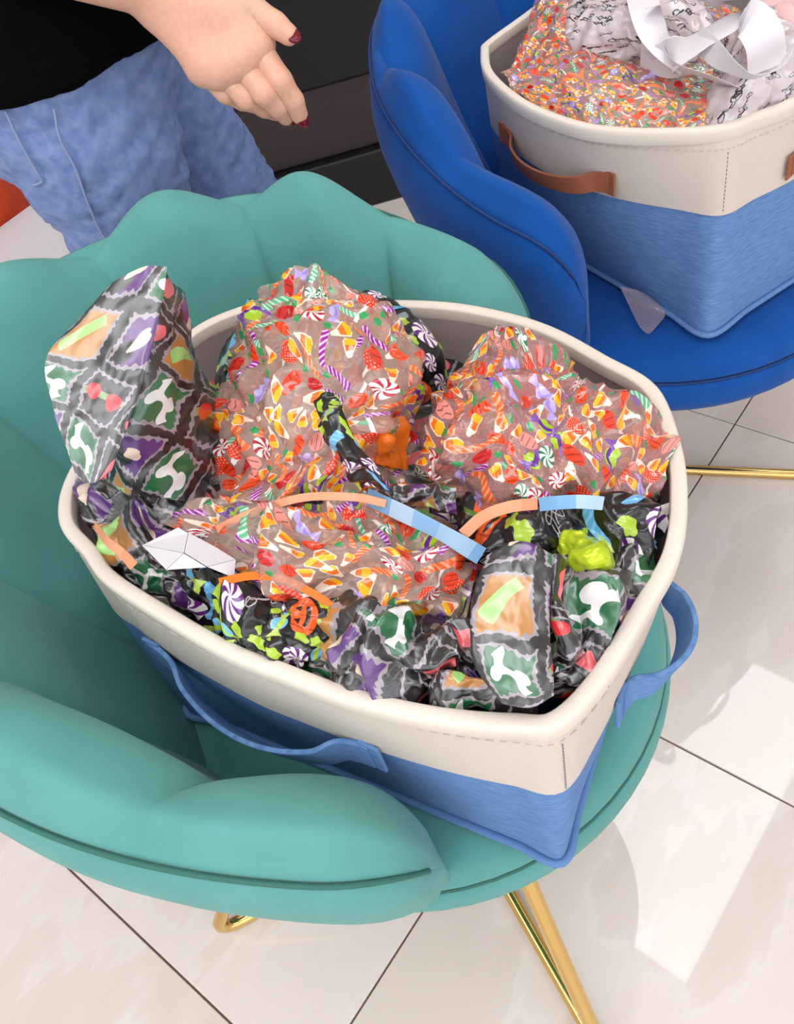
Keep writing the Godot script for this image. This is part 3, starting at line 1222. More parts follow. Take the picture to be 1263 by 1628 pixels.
func build_bins() -> void:
	# nearer bin; outlines in metres, counter-clockwise from above starting at the near corner
	var top := [Vector2(0.050, -0.189), Vector2(0.081, -0.206), Vector2(0.119, -0.240), Vector2(0.149, -0.269), Vector2(0.170, -0.305), Vector2(0.186, -0.349), Vector2(0.194, -0.406), Vector2(0.174, -0.450), Vector2(0.151, -0.493), Vector2(0.122, -0.527), Vector2(0.079, -0.562), Vector2(0.011, -0.598), Vector2(-0.051, -0.629), Vector2(-0.087, -0.636), Vector2(-0.130, -0.622), Vector2(-0.183, -0.568), Vector2(-0.226, -0.492), Vector2(-0.232, -0.440), Vector2(-0.212, -0.400), Vector2(-0.196, -0.370), Vector2(-0.157, -0.326), Vector2(-0.123, -0.291), Vector2(-0.093, -0.267), Vector2(-0.061, -0.242), Vector2(-0.030, -0.222), Vector2(-0.002, -0.207), Vector2(0.027, -0.195)]
	var F := Vector2(0.047, -0.197)
	var Rr := Vector2(0.188, -0.398)
	var Bk := Vector2(-0.092, -0.615)
	var L := Vector2(-0.232, -0.412)
	var low := []
	for k in 27:
		if k < 6:
			low.append(F.lerp(Rr, k / 6.0))
		elif k < 13:
			low.append(Rr.lerp(Bk, (k - 6) / 7.0))
		elif k < 17:
			low.append(Bk.lerp(L, (k - 13) / 4.0))
		else:
			low.append(L.lerp(F, (k - 17) / 10.0))
	var t := make_bin("nearer storage bin with cream band and blue cloth handles, full of printed bags", top, low, 0.712, 0.47, 0.36, 1.0)
	bin_details(t, top, low, 0.712, 0.47, 0.36)
	loop_handle(t, top, low, 0.712, 0.47, 0.695, 0.862, 0.38, 0.024, 0.012, 0.03, 0.004, M["chambray"], "blue cloth handle on the long side")
	loop_handle(t, top, low, 0.712, 0.47, 0.06, 0.15, 0.36, 0.026, 0.0, 0.03, 0.004, M["chambray"], "blue cloth handle on the short side")
	var tagp := Buf.new()
	tagp.tube(PackedVector3Array([Vector3(-0.076, 0.600, -0.275), Vector3(-0.078, 0.585, -0.269), Vector3(-0.073, 0.585, -0.264)]), 0.0009, 6)
	part("tag_fastener", tagp.mesh(), M["stitch"], t, "thin white plastic fastener")
	# farther bin
	var Y := 0.705
	top = [Vector2(0.396, -0.712), Vector2(0.423, -0.716), Vector2(0.466, -0.725), Vector2(0.524, -0.753), Vector2(0.576, -0.799), Vector2(0.605, -0.870), Vector2(0.620, -1.000), Vector2(0.608, -1.116), Vector2(0.553, -1.214), Vector2(0.469, -1.221), Vector2(0.336, -1.109), Vector2(0.260, -1.048), Vector2(0.244, -1.021), Vector2(0.232, -0.958), Vector2(0.244, -0.873), Vector2(0.275, -0.803), Vector2(0.311, -0.762), Vector2(0.360, -0.727)]
	F = Vector2(0.394, -0.700)
	Rr = Vector2(0.628, -0.795)
	Bk = Vector2(0.495, -1.135)
	L = Vector2(0.262, -1.035)
	low = []
	for k in 18:
		if k < 4:
			low.append(F.lerp(Rr, k / 4.0))
		elif k < 8:
			low.append(Rr.lerp(Bk, (k - 4) / 4.0))
		elif k < 12:
			low.append(Bk.lerp(L, (k - 8) / 4.0))
		else:
			low.append(L.lerp(F, (k - 12) / 6.0))
	t = make_bin("farther storage bin with cream band and brown leather handles, on the blue chair", top, low, Y, 0.47, 0.36, 1.0)
	bin_details(t, top, low, Y, 0.47, 0.36)
	loop_handle(t, top, low, Y, 0.47, 0.735, 0.875, 0.27, 0.026, 0.008, 0.022, 0.0032, M["leather"], "brown leather handle")
	loop_handle(t, top, low, Y, 0.47, 1.105, 1.24, 0.27, 0.026, 0.008, 0.022, 0.0032, M["leather"], "brown leather handle")


func bin_details(t: Node3D, top: Array, low: Array, y0: float, y1: float, band: float) -> void:
	var row := PackedVector3Array()
	for k in 220:
		row.append(wall_at(top, low, y0, y1, k / 220.0, 0.075, -0.0004))
	stitches(t, "rim_stitching", row, M["stitch"], 0.0005)
	row = PackedVector3Array()
	for k in 30:
		row.append(wall_at(top, low, y0, y1, 0.002, lerpf(0.09, band - 0.02, k / 29.0), -0.0006))
	stitches(t, "corner_stitching", row, M["dark_stitch"], 0.0004)


func build_bags() -> void:
	var g := "film gift bags in the nearer bin"
	var g2 := g
	film_bag("printed_bag", "black diamond-print bag lying deepest in the nearer bin, under all the others", "gift bag", g, [[Vector3(-0.190, 0.665, -0.608), Vector3(-0.088, 0.665, -0.637), Vector3(0.073, 0.665, -0.564), Vector3(0.192, 0.665, -0.445)], [Vector3(-0.236, 0.660, -0.535), Vector3(-0.091, 0.660, -0.508), Vector3(0.072, 0.660, -0.442), Vector3(0.186, 0.660, -0.370)], [Vector3(-0.208, 0.660, -0.461), Vector3(-0.088, 0.660, -0.398), Vector3(0.043, 0.660, -0.340), Vector3(0.139, 0.660, -0.311)], [Vector3(-0.134, 0.660, -0.362), Vector3(-0.053, 0.660, -0.304), Vector3(0.021, 0.660, -0.261), Vector3(0.071, 0.660, -0.254)]], "harlequin_film", 0.012, 0.005, 3, 0.16, 0.4)
	film_bag("printed_bag", "black diamond-print bag folded upright at the left, sticking out over the rim", "gift bag", g, [[Vector3(-0.156, 0.825, -0.513), Vector3(-0.125, 0.845, -0.504), Vector3(-0.096, 0.860, -0.471), Vector3(-0.102, 0.800, -0.512)], [Vector3(-0.197, 0.800, -0.498), Vector3(-0.155, 0.815, -0.476), Vector3(-0.116, 0.825, -0.452), Vector3(-0.107, 0.765, -0.494)], [Vector3(-0.205, 0.770, -0.481), Vector3(-0.168, 0.790, -0.449), Vector3(-0.138, 0.795, -0.419), Vector3(-0.096, 0.735, -0.477)], [Vector3(-0.207, 0.740, -0.451), Vector3(-0.184, 0.750, -0.426), Vector3(-0.164, 0.745, -0.408), Vector3(-0.125, 0.720, -0.410)]], "harlequin_film", 0.010, 0.0035, 8, 0.15, 0.35, 0.5)
	folded_flap(get_child(get_child_count() - 1), [[Vector3(-0.141, 0.863, -0.445), Vector3(-0.122, 0.869, -0.458), Vector3(-0.104, 0.869, -0.464), Vector3(-0.092, 0.866, -0.463)], [Vector3(-0.171, 0.853, -0.424), Vector3(-0.149, 0.849, -0.425), Vector3(-0.128, 0.847, -0.428), Vector3(-0.108, 0.845, -0.431)], [Vector3(-0.173, 0.834, -0.399), Vector3(-0.159, 0.831, -0.399), Vector3(-0.146, 0.826, -0.397), Vector3(-0.131, 0.823, -0.397)], [Vector3(-0.172, 0.810, -0.369), Vector3(-0.167, 0.806, -0.366), Vector3(-0.161, 0.805, -0.365), Vector3(-0.151, 0.806, -0.370)]], 0.35)
	film_bag("candy_bag", "clear candy-print bag heaped highest, rising over the back rim", "gift bag", g, [[Vector3(-0.070, 0.755, -0.561), Vector3(-0.023, 0.810, -0.506), Vector3(0.010, 0.810, -0.487), Vector3(0.031, 0.755, -0.512)], [Vector3(-0.090, 0.740, -0.509), Vector3(-0.037, 0.795, -0.459), Vector3(0.004, 0.795, -0.440), Vector3(0.036, 0.735, -0.460)], [Vector3(-0.111, 0.725, -0.463), Vector3(-0.055, 0.785, -0.407), Vector3(-0.009, 0.780, -0.393), Vector3(0.030, 0.725, -0.412)], [Vector3(-0.128, 0.710, -0.426), Vector3(-0.077, 0.735, -0.381), Vector3(-0.033, 0.735, -0.367), Vector3(0.010, 0.710, -0.382)]], "candy_film", 0.022, 0.0125, 2, 0.21, 0.2)
	film_bag("sweet", "orange wrapped sweet inside the tallest candy-print bag", "sweet", "", [[Vector3(-0.012, 0.745, -0.424), Vector3(0.001, 0.750, -0.419), Vector3(0.013, 0.750, -0.411), Vector3(0.022, 0.735, -0.415)], [Vector3(-0.018, 0.740, -0.410), Vector3(-0.003, 0.755, -0.391), Vector3(0.008, 0.755, -0.383), Vector3(0.019, 0.730, -0.402)], [Vector3(-0.019, 0.725, -0.397), Vector3(-0.007, 0.735, -0.383), Vector3(0.003, 0.730, -0.384), Vector3(0.012, 0.720, -0.393)]], "orange_film", 0.004, 0.006, 41, 0.2)
	film_bag("sweet", "pink wrapped sweet inside the candy-print bag at the right end", "sweet", "", [[Vector3(0.096, 0.733, -0.436), Vector3(0.108, 0.738, -0.430), Vector3(0.119, 0.738, -0.423), Vector3(0.127, 0.733, -0.415)], [Vector3(0.083, 0.733, -0.414), Vector3(0.096, 0.743, -0.402), Vector3(0.110, 0.743, -0.394), Vector3(0.121, 0.733, -0.391)], [Vector3(0.081, 0.728, -0.401), Vector3(0.092, 0.738, -0.386), Vector3(0.105, 0.738, -0.381), Vector3(0.116, 0.728, -0.383)]], "pink_film", 0.004, 0.006, 42, 0.2)
	film_bag("sweet", "red wrapped sweet at the left end inside the right candy-print bag", "sweet", "", [[Vector3(0.037, 0.723, -0.405), Vector3(0.054, 0.728, -0.399), Vector3(0.068, 0.728, -0.387), Vector3(0.079, 0.723, -0.382)], [Vector3(0.033, 0.713, -0.395), Vector3(0.049, 0.723, -0.381), Vector3(0.064, 0.723, -0.373), Vector3(0.076, 0.713, -0.374)], [Vector3(0.034, 0.703, -0.385), Vector3(0.047, 0.708, -0.375), Vector3(0.061, 0.708, -0.370), Vector3(0.071, 0.703, -0.369)]], "pink_film", 0.004, 0.006, 43, 0.2)
	film_bag("pumpkin_bag", "black pumpkin-print bag wedged behind the tallest candy bag, against the grey lining", "gift bag", g, [[Vector3(0.011, 0.735, -0.580), Vector3(0.032, 0.735, -0.568), Vector3(0.043, 0.730, -0.551), Vector3(0.050, 0.715, -0.538)], [Vector3(0.017, 0.720, -0.534), Vector3(0.039, 0.730, -0.510), Vector3(0.055, 0.720, -0.500), Vector3(0.062, 0.700, -0.491)], [Vector3(0.013, 0.690, -0.493), Vector3(0.030, 0.700, -0.471), Vector3(0.050, 0.690, -0.477), Vector3(0.070, 0.680, -0.488)]], "night_film", 0.02, 0.003, 5, 0.2, 0.9)
	film_bag("pumpkin_bag", "narrow black printed bag edge squeezed left of the tallest candy bag", "gift bag", g, [[Vector3(-0.067, 0.740, -0.600), Vector3(-0.059, 0.745, -0.587), Vector3(-0.052, 0.745, -0.578), Vector3(-0.047, 0.740, -0.571)], [Vector3(-0.092, 0.730, -0.571), Vector3(-0.081, 0.735, -0.559), Vector3(-0.073, 0.735, -0.552), Vector3(-0.066, 0.730, -0.542)], [Vector3(-0.119, 0.700, -0.554), Vector3(-0.104, 0.710, -0.536), Vector3(-0.094, 0.710, -0.531), Vector3(-0.086, 0.700, -0.540)]], "night_film", 0.012, 0.003, 6, 0.2, 2.0)
	film_bag("candy_bag", "pinkish clear candy-print bag filling the right end of the nearer bin", "gift bag", g, [[Vector3(0.090, 0.740, -0.483), Vector3(0.110, 0.750, -0.477), Vector3(0.129, 0.745, -0.452), Vector3(0.144, 0.740, -0.423)], [Vector3(0.055, 0.705, -0.461), Vector3(0.086, 0.750, -0.412), Vector3(0.118, 0.750, -0.392), Vector3(0.153, 0.715, -0.401)], [Vector3(0.024, 0.705, -0.436), Vector3(0.065, 0.755, -0.366), Vector3(0.120, 0.755, -0.349), Vector3(0.184, 0.712, -0.382)], [Vector3(0.031, 0.700, -0.393), Vector3(0.068, 0.735, -0.342), Vector3(0.122, 0.735, -0.324), Vector3(0.172, 0.712, -0.339)], [Vector3(0.037, 0.685, -0.373), Vector3(0.066, 0.695, -0.347), Vector3(0.123, 0.700, -0.327), Vector3(0.166, 0.692, -0.324)]], "candy_film_pink", 0.022, 0.012, 4, 0.21, 1.2)
	film_bag("printed_bag", "black diamond-print bag crushed into the left corner of the nearer bin", "gift bag", g, [[Vector3(-0.220, 0.705, -0.476), Vector3(-0.182, 0.720, -0.450), Vector3(-0.149, 0.720, -0.428), Vector3(-0.101, 0.715, -0.430)], [Vector3(-0.216, 0.700, -0.431), Vector3(-0.177, 0.720, -0.406), Vector3(-0.148, 0.715, -0.393), Vector3(-0.122, 0.705, -0.398)], [Vector3(-0.199, 0.685, -0.389), Vector3(-0.166, 0.705, -0.379), Vector3(-0.144, 0.705, -0.372), Vector3(-0.127, 0.690, -0.383)], [Vector3(-0.173, 0.670, -0.361), Vector3(-0.152, 0.685, -0.354), Vector3(-0.139, 0.685, -0.352), Vector3(-0.124, 0.675, -0.360)]], "harlequin_film", 0.02, 0.013, 9, 0.13, 1.2)
	film_bag("candy_bag", "clear candy-print bag lying flat across the middle of the nearer bin", "gift bag", g, [[Vector3(-0.163, 0.710, -0.421), Vector3(-0.089, 0.735, -0.386), Vector3(-0.036, 0.740, -0.365), Vector3(-0.005, 0.730, -0.355)], [Vector3(-0.123, 0.720, -0.369), Vector3(-0.071, 0.745, -0.335), Vector3(-0.023, 0.745, -0.318), Vector3(0.023, 0.725, -0.322)], [Vector3(-0.102, 0.710, -0.337), Vector3(-0.061, 0.735, -0.312), Vector3(-0.015, 0.735, -0.293), Vector3(0.039, 0.720, -0.303)], [Vector3(-0.083, 0.695, -0.321), Vector3(-0.051, 0.705, -0.301), Vector3(-0.014, 0.705, -0.284), Vector3(0.025, 0.700, -0.274)]], "candy_film", 0.018, 0.012, 7, 0.21, 2.6)
	film_bag("pumpkin_bag", "black bag with pumpkins and white script at the near left rim", "gift bag", g, [[Vector3(-0.157, 0.705, -0.370), Vector3(-0.122, 0.720, -0.353), Vector3(-0.091, 0.720, -0.329), Vector3(-0.066, 0.715, -0.319)], [Vector3(-0.151, 0.690, -0.337), Vector3(-0.118, 0.715, -0.319), Vector3(-0.095, 0.715, -0.305), Vector3(-0.065, 0.710, -0.302)], [Vector3(-0.138, 0.670, -0.325), Vector3(-0.108, 0.690, -0.299), Vector3(-0.085, 0.690, -0.284), Vector3(-0.062, 0.690, -0.279)]], "night_film", 0.02, 0.011, 12, 0.2, 0.5)
	film_bag("printed_bag", "black diamond-print bag crumpled at the middle of the near rim", "gift bag", g, [[Vector3(-0.078, 0.700, -0.318), Vector3(-0.038, 0.725, -0.302), Vector3(-0.010, 0.720, -0.273), Vector3(0.024, 0.715, -0.262)], [Vector3(-0.079, 0.695, -0.291), Vector3(-0.045, 0.720, -0.269), Vector3(-0.011, 0.725, -0.250), Vector3(0.022, 0.715, -0.245)], [Vector3(-0.070, 0.680, -0.272), Vector3(-0.042, 0.700, -0.249), Vector3(-0.014, 0.705, -0.238), Vector3(0.017, 0.700, -0.231)], [Vector3(-0.038, 0.670, -0.279), Vector3(-0.022, 0.680, -0.261), Vector3(-0.004, 0.680, -0.248), Vector3(0.019, 0.680, -0.238)]], "harlequin_film", 0.025, 0.011, 11, 0.13, 0.1)
	film_bag("pumpkin_bag", "dark printed bag along the right near wall, behind the lime foil", "gift bag", g, [[Vector3(0.029, 0.705, -0.365), Vector3(0.065, 0.725, -0.333), Vector3(0.116, 0.730, -0.309), Vector3(0.172, 0.705, -0.318)], [Vector3(0.031, 0.700, -0.340), Vector3(0.065, 0.730, -0.308), Vector3(0.111, 0.725, -0.295), Vector3(0.158, 0.700, -0.291)], [Vector3(0.042, 0.690, -0.323), Vector3(0.064, 0.715, -0.295), Vector3(0.109, 0.710, -0.278), Vector3(0.141, 0.690, -0.270)], [Vector3(0.050, 0.680, -0.296), Vector3(0.069, 0.700, -0.275), Vector3(0.104, 0.690, -0.266), Vector3(0.124, 0.680, -0.256)]], "night_film", 0.02, 0.012, 14, 0.2, 1.7)
	film_bag("printed_bag", "black diamond-print bag crumpled in the near right corner", "gift bag", g, [[Vector3(0.080, 0.715, -0.284), Vector3(0.099, 0.720, -0.283), Vector3(0.119, 0.715, -0.275), Vector3(0.144, 0.700, -0.283)], [Vector3(0.071, 0.710, -0.254), Vector3(0.085, 0.725, -0.244), Vector3(0.102, 0.720, -0.241), Vector3(0.122, 0.700, -0.252)], [Vector3(0.062, 0.700, -0.229), Vector3(0.076, 0.715, -0.220), Vector3(0.088, 0.705, -0.230), Vector3(0.097, 0.690, -0.240)], [Vector3(0.044, 0.675, -0.228), Vector3(0.056, 0.680, -0.222), Vector3(0.064, 0.680, -0.240), Vector3(0.071, 0.675, -0.250)]], "harlequin_film", 0.025, 0.013, 15, 0.13, 2.2)
	film_bag("printed_bag", "glossy diamond-print bag standing as a tall curved fold beside the lime foil", "gift bag", g, [[Vector3(0.040, 0.764, -0.268), Vector3(0.055, 0.767, -0.271), Vector3(0.066, 0.766, -0.267), Vector3(0.073, 0.763, -0.259)], [Vector3(0.025, 0.754, -0.248), Vector3(0.041, 0.755, -0.246), Vector3(0.054, 0.754, -0.242), Vector3(0.063, 0.752, -0.235)], [Vector3(0.018, 0.742, -0.222), Vector3(0.032, 0.742, -0.218), Vector3(0.044, 0.740, -0.211), Vector3(0.055, 0.741, -0.211)], [Vector3(0.025, 0.733, -0.199), Vector3(0.032, 0.732, -0.196), Vector3(0.040, 0.732, -0.194), Vector3(0.050, 0.734, -0.196)]], "harlequin_film", 0.008, 0.0018, 17, 0.15, 0.8, 0.6)
	film_bag("foil_wrapper", "crumpled lime green foil wrapper in the right half of the nearer bin", "wrapper", "", [[Vector3(0.097, 0.725, -0.305), Vector3(0.102, 0.730, -0.303), Vector3(0.107, 0.730, -0.299), Vector3(0.109, 0.725, -0.291)], [Vector3(0.087, 0.725, -0.294), Vector3(0.091, 0.740, -0.275), Vector3(0.099, 0.740, -0.272), Vector3(0.108, 0.725, -0.272)], [Vector3(0.084, 0.720, -0.279), Vector3(0.090, 0.735, -0.263), Vector3(0.099, 0.735, -0.258), Vector3(0.111, 0.720, -0.264)], [Vector3(0.093, 0.700, -0.277), Vector3(0.097, 0.705, -0.267), Vector3(0.103, 0.705, -0.265), Vector3(0.111, 0.700, -0.270)]], "lime_foil", 0.008, 0.008, 18, 0.2)
	folded_paper("paper_sheet", "folded piece of white translucent paper near the left end of the nearer bin", [Vector3(-0.164, 0.733, -0.375), Vector3(-0.134, 0.748, -0.367), Vector3(-0.128, 0.748, -0.360), Vector3(-0.145, 0.742, -0.341), Vector3(-0.130, 0.752, -0.341), Vector3(-0.113, 0.742, -0.347), Vector3(-0.103, 0.738, -0.337), Vector3(-0.118, 0.748, -0.329), Vector3(-0.106, 0.735, -0.326)], [[0, 1, 2], [0, 2, 4], [0, 4, 3], [4, 2, 5], [4, 5, 7], [3, 4, 7], [7, 5, 6], [7, 6, 8]], "pale_paper")
	paper_strip("film_strip", "thin blue and white folded film edge lying diagonally across the middle", [Vector3(-0.015, 0.745, -0.351), Vector3(0.003, 0.750, -0.326), Vector3(0.021, 0.748, -0.306), Vector3(0.040, 0.735, -0.291)], [Vector3(0.3, 0.7, -0.6), Vector3(0.3, 0.7, -0.5), Vector3(0.2, 0.8, -0.3), Vector3(0.3, 0.7, -0.5)], 0.011, "blue_film", "film strip")
	var eg := Vector3(0.3, 0.7, -0.55)
	paper_strip("film_strip", "salmon folded hem along the top of the flat middle candy-print bag", [Vector3(-0.113, 0.738, -0.366), Vector3(-0.086, 0.752, -0.358), Vector3(-0.053, 0.758, -0.353), Vector3(-0.023, 0.757, -0.343), Vector3(-0.005, 0.750, -0.337)], [eg, eg, eg, eg, eg], 0.005, "salmon_film", "film strip")
	paper_strip("film_strip", "orange and lime bag edge curving over the pumpkin-print bag at the near left rim", [Vector3(-0.115, 0.735, -0.326), Vector3(-0.093, 0.742, -0.318), Vector3(-0.075, 0.742, -0.309), Vector3(-0.059, 0.735, -0.297), Vector3(-0.048, 0.725, -0.287)], [eg, eg, eg, eg, eg], 0.005, "orange_film", "film strip")
	paper_strip("film_strip", "orange bag edge bending beside the blue edge in the right half of the nearer bin", [Vector3(0.033, 0.745, -0.302), Vector3(0.047, 0.752, -0.305), Vector3(0.063, 0.754, -0.305), Vector3(0.079, 0.750, -0.305)], [eg, eg, eg, eg], 0.007, "salmon_film", "film strip")
	paper_strip("film_strip", "pale blue bag edge lying just above the lime foil", [Vector3(0.080, 0.750, -0.304), Vector3(0.090, 0.753, -0.299), Vector3(0.102, 0.752, -0.296), Vector3(0.115, 0.745, -0.296)], [eg, eg, eg, eg], 0.008, "blue_film", "film strip")
	paper_strip("film_strip", "yellow green bag edge at the left end, over the crushed black bag", [Vector3(-0.196, 0.735, -0.403), Vector3(-0.186, 0.738, -0.383), Vector3(-0.176, 0.736, -0.370), Vector3(-0.171, 0.730, -0.362)], [eg, eg, eg, eg], 0.007, "salmon_film", "film strip")
	film_bag("printed_bag", "narrow diamond-print bag end hanging right of the tall curved fold", "gift bag", g2, [[Vector3(0.074, 0.740, -0.272), Vector3(0.077, 0.745, -0.268), Vector3(0.082, 0.740, -0.269)], [Vector3(0.064, 0.738, -0.242), Vector3(0.067, 0.745, -0.237), Vector3(0.072, 0.738, -0.238)], [Vector3(0.062, 0.728, -0.224), Vector3(0.066, 0.734, -0.219), Vector3(0.074, 0.725, -0.220)], [Vector3(0.059, 0.710, -0.218), Vector3(0.065, 0.715, -0.214), Vector3(0.076, 0.710, -0.222)]], "harlequin_film", 0.006, 0.004, 51, 0.13, 1.9)
	film_bag("printed_bag", "small crumpled diamond-print bag end pressed against the near rim, left of the corner", "gift bag", g2, [[Vector3(-0.005, 0.715, -0.237), Vector3(0.011, 0.720, -0.227), Vector3(0.027, 0.715, -0.223), Vector3(0.047, 0.710, -0.218)], [Vector3(-0.011, 0.705, -0.231), Vector3(0.006, 0.710, -0.221), Vector3(0.024, 0.710, -0.213), Vector3(0.044, 0.700, -0.213)], [Vector3(-0.008, 0.690, -0.233), Vector3(0.007, 0.695, -0.224), Vector3(0.027, 0.695, -0.216), Vector3(0.046, 0.690, -0.215)]], "harlequin_film", 0.012, 0.009, 52, 0.13, 0.9)
	film_bag("printed_bag", "folded diamond-print bag end between the flat candy-print bag and the near rim", "gift bag", g2, [[Vector3(-0.040, 0.740, -0.269), Vector3(-0.032, 0.745, -0.268), Vector3(-0.027, 0.740, -0.265)], [Vector3(-0.057, 0.735, -0.261), Vector3(-0.044, 0.742, -0.255), Vector3(-0.033, 0.735, -0.255)], [Vector3(-0.067, 0.715, -0.259), Vector3(-0.054, 0.720, -0.251), Vector3(-0.040, 0.715, -0.251)]], "harlequin_film", 0.006, 0.005, 61, 0.13, 0.3)
	film_bag("printed_bag", "diamond-print bag end peeping out below the red sweet in the middle", "gift bag", g2, [[Vector3(-0.011, 0.745, -0.358), Vector3(0.004, 0.750, -0.351), Vector3(0.022, 0.748, -0.344), Vector3(0.036, 0.740, -0.339)], [Vector3(-0.010, 0.742, -0.349), Vector3(0.005, 0.748, -0.339), Vector3(0.023, 0.745, -0.334), Vector3(0.037, 0.738, -0.328)], [Vector3(-0.003, 0.735, -0.342), Vector3(0.010, 0.738, -0.333), Vector3(0.024, 0.736, -0.327), Vector3(0.036, 0.730, -0.323)]], "harlequin_film", 0.006, 0.006, 62, 0.13, 1.0)
	film_bag("pumpkin_bag", "dark fold of black printed bag lying across the front of the tallest candy bag", "gift bag", g2, [[Vector3(-0.030, 0.800, -0.385), Vector3(-0.023, 0.803, -0.384), Vector3(-0.017, 0.800, -0.380)], [Vector3(-0.032, 0.797, -0.361), Vector3(-0.023, 0.800, -0.360), Vector3(-0.014, 0.797, -0.354)], [Vector3(-0.027, 0.782, -0.347), Vector3(-0.017, 0.787, -0.341), Vector3(-0.008, 0.780, -0.339)], [Vector3(-0.019, 0.755, -0.346), Vector3(-0.010, 0.760, -0.341), Vector3(0.000, 0.752, -0.339)]], "night_film", 0.006, 0.006, 63, 0.16, 1.2)
	film_bag("pumpkin_bag", "small crumpled black bag end between pumpkin-print and diamond-print bags at the near rim", "gift bag", g2, [[Vector3(-0.084, 0.725, -0.306), Vector3(-0.063, 0.735, -0.299), Vector3(-0.046, 0.730, -0.292)], [Vector3(-0.093, 0.715, -0.292), Vector3(-0.068, 0.725, -0.280), Vector3(-0.048, 0.720, -0.274)], [Vector3(-0.095, 0.695, -0.287), Vector3(-0.072, 0.700, -0.271), Vector3(-0.051, 0.700, -0.261)]], "night_film", 0.012, 0.009, 53, 0.16, 2.4)
	# farther bin
	g = "film gift bags in the farther bin"
	film_bag("candy_bag", "clear candy-print bag at the near side of the farther bin", "gift bag", g, [[Vector3(0.249, 0.700, -0.967), Vector3(0.308, 0.715, -0.954), Vector3(0.354, 0.720, -0.886), Vector3(0.436, 0.710, -0.836)], [Vector3(0.254, 0.700, -0.902), Vector3(0.298, 0.715, -0.854), Vector3(0.345, 0.715, -0.813), Vector3(0.419, 0.705, -0.779)], [Vector3(0.264, 0.695, -0.851), Vector3(0.298, 0.700, -0.792), Vector3(0.341, 0.700, -0.754), Vector3(0.396, 0.695, -0.734)]], "candy_film", 0.02, 0.005, 30, 0.17, 0.7)
	film_bag("candy_bag", "candy-print bag lying lowest in the farther bin, under all the others there", "gift bag", g, [[Vector3(0.388, 0.660, -1.144), Vector3(0.483, 0.660, -1.167), Vector3(0.558, 0.660, -1.103), Vector3(0.597, 0.660, -1.000)], [Vector3(0.318, 0.670, -1.035), Vector3(0.408, 0.670, -1.020), Vector3(0.489, 0.670, -0.958), Vector3(0.544, 0.670, -0.888)], [Vector3(0.279, 0.685, -0.888), Vector3(0.320, 0.685, -0.822), Vector3(0.405, 0.685, -0.764), Vector3(0.486, 0.685, -0.776)]], "candy_film", 0.01, 0.003, 31, 0.16)
	film_bag("candy_bag", "pink candy-print bag bulging over the left wall of the farther bin", "gift bag", g, [[Vector3(0.333, 0.725, -1.097), Vector3(0.369, 0.740, -1.085), Vector3(0.392, 0.740, -1.041), Vector3(0.409, 0.725, -0.987)], [Vector3(0.303, 0.710, -1.034), Vector3(0.324, 0.730, -0.998), Vector3(0.347, 0.730, -0.959), Vector3(0.382, 0.715, -0.937)], [Vector3(0.265, 0.700, -0.971), Vector3(0.290, 0.710, -0.944), Vector3(0.324, 0.710, -0.918), Vector3(0.361, 0.700, -0.901)]], "candy_film_pink", 0.02, 0.005, 32, 0.17, 1.5)
	film_bag("lace_bag", "pale film bag with black scribbled print in the middle of the farther bin", "gift bag", g, [[Vector3(0.357, 0.740, -1.048), Vector3(0.406, 0.755, -1.020), Vector3(0.442, 0.755, -0.965), Vector3(0.462, 0.740, -0.913)], [Vector3(0.323, 0.735, -0.952), Vector3(0.361, 0.750, -0.904), Vector3(0.395, 0.750, -0.857), Vector3(0.440, 0.735, -0.850)], [Vector3(0.323, 0.715, -0.914), Vector3(0.352, 0.720, -0.879), Vector3(0.380, 0.720, -0.849), Vector3(0.413, 0.715, -0.831)]], "lace_film", 0.02, 0.007, 33, 0.15)
	film_bag("lace_bag", "pale film bag with black scribbled print at the right side of the farther bin", "gift bag", g, [[Vector3(0.464, 0.725, -0.900), Vector3(0.489, 0.740, -0.870), Vector3(0.510, 0.740, -0.834), Vector3(0.536, 0.725, -0.805)], [Vector3(0.444, 0.715, -0.826), Vector3(0.460, 0.730, -0.796), Vector3(0.476, 0.730, -0.767), Vector3(0.522, 0.715, -0.776)], [Vector3(0.374, 0.700, -0.736), Vector3(0.406, 0.703, -0.719), Vector3(0.444, 0.703, -0.727), Vector3(0.499, 0.700, -0.752)]], "lace_film", 0.02, 0.007, 34, 0.15, 1.1)
	film_bag("paper_sheet", "pink tissue paper tucked into the upper right of the farther bin", "paper", "", [[Vector3(0.511, 0.740, -0.914), Vector3(0.527, 0.750, -0.895), Vector3(0.546, 0.745, -0.865), Vector3(0.551, 0.735, -0.835)], [Vector3(0.480, 0.740, -0.839), Vector3(0.492, 0.750, -0.816), Vector3(0.510, 0.745, -0.799), Vector3(0.523, 0.735, -0.785)], [Vector3(0.494, 0.720, -0.835), Vector3(0.496, 0.730, -0.804), Vector3(0.506, 0.730, -0.787), Vector3(0.526, 0.720, -0.784)]], "pink_tissue", 0.006, 0.004, 35, 0.2)
	film_bag("film_scrap", "small scrap of clear film between the farther bin and the blue seat", "film scrap", "", [[Vector3(0.331, 0.490, -0.806), Vector3(0.347, 0.490, -0.788), Vector3(0.359, 0.488, -0.761)], [Vector3(0.333, 0.478, -0.781), Vector3(0.347, 0.478, -0.768), Vector3(0.364, 0.477, -0.748)], [Vector3(0.331, 0.474, -0.743), Vector3(0.335, 0.474, -0.728), Vector3(0.343, 0.474, -0.731)]], "clear_scrap", 0.001, 0.001, 55, 0.2)
	var rg := "white paper strips in the farther bin"
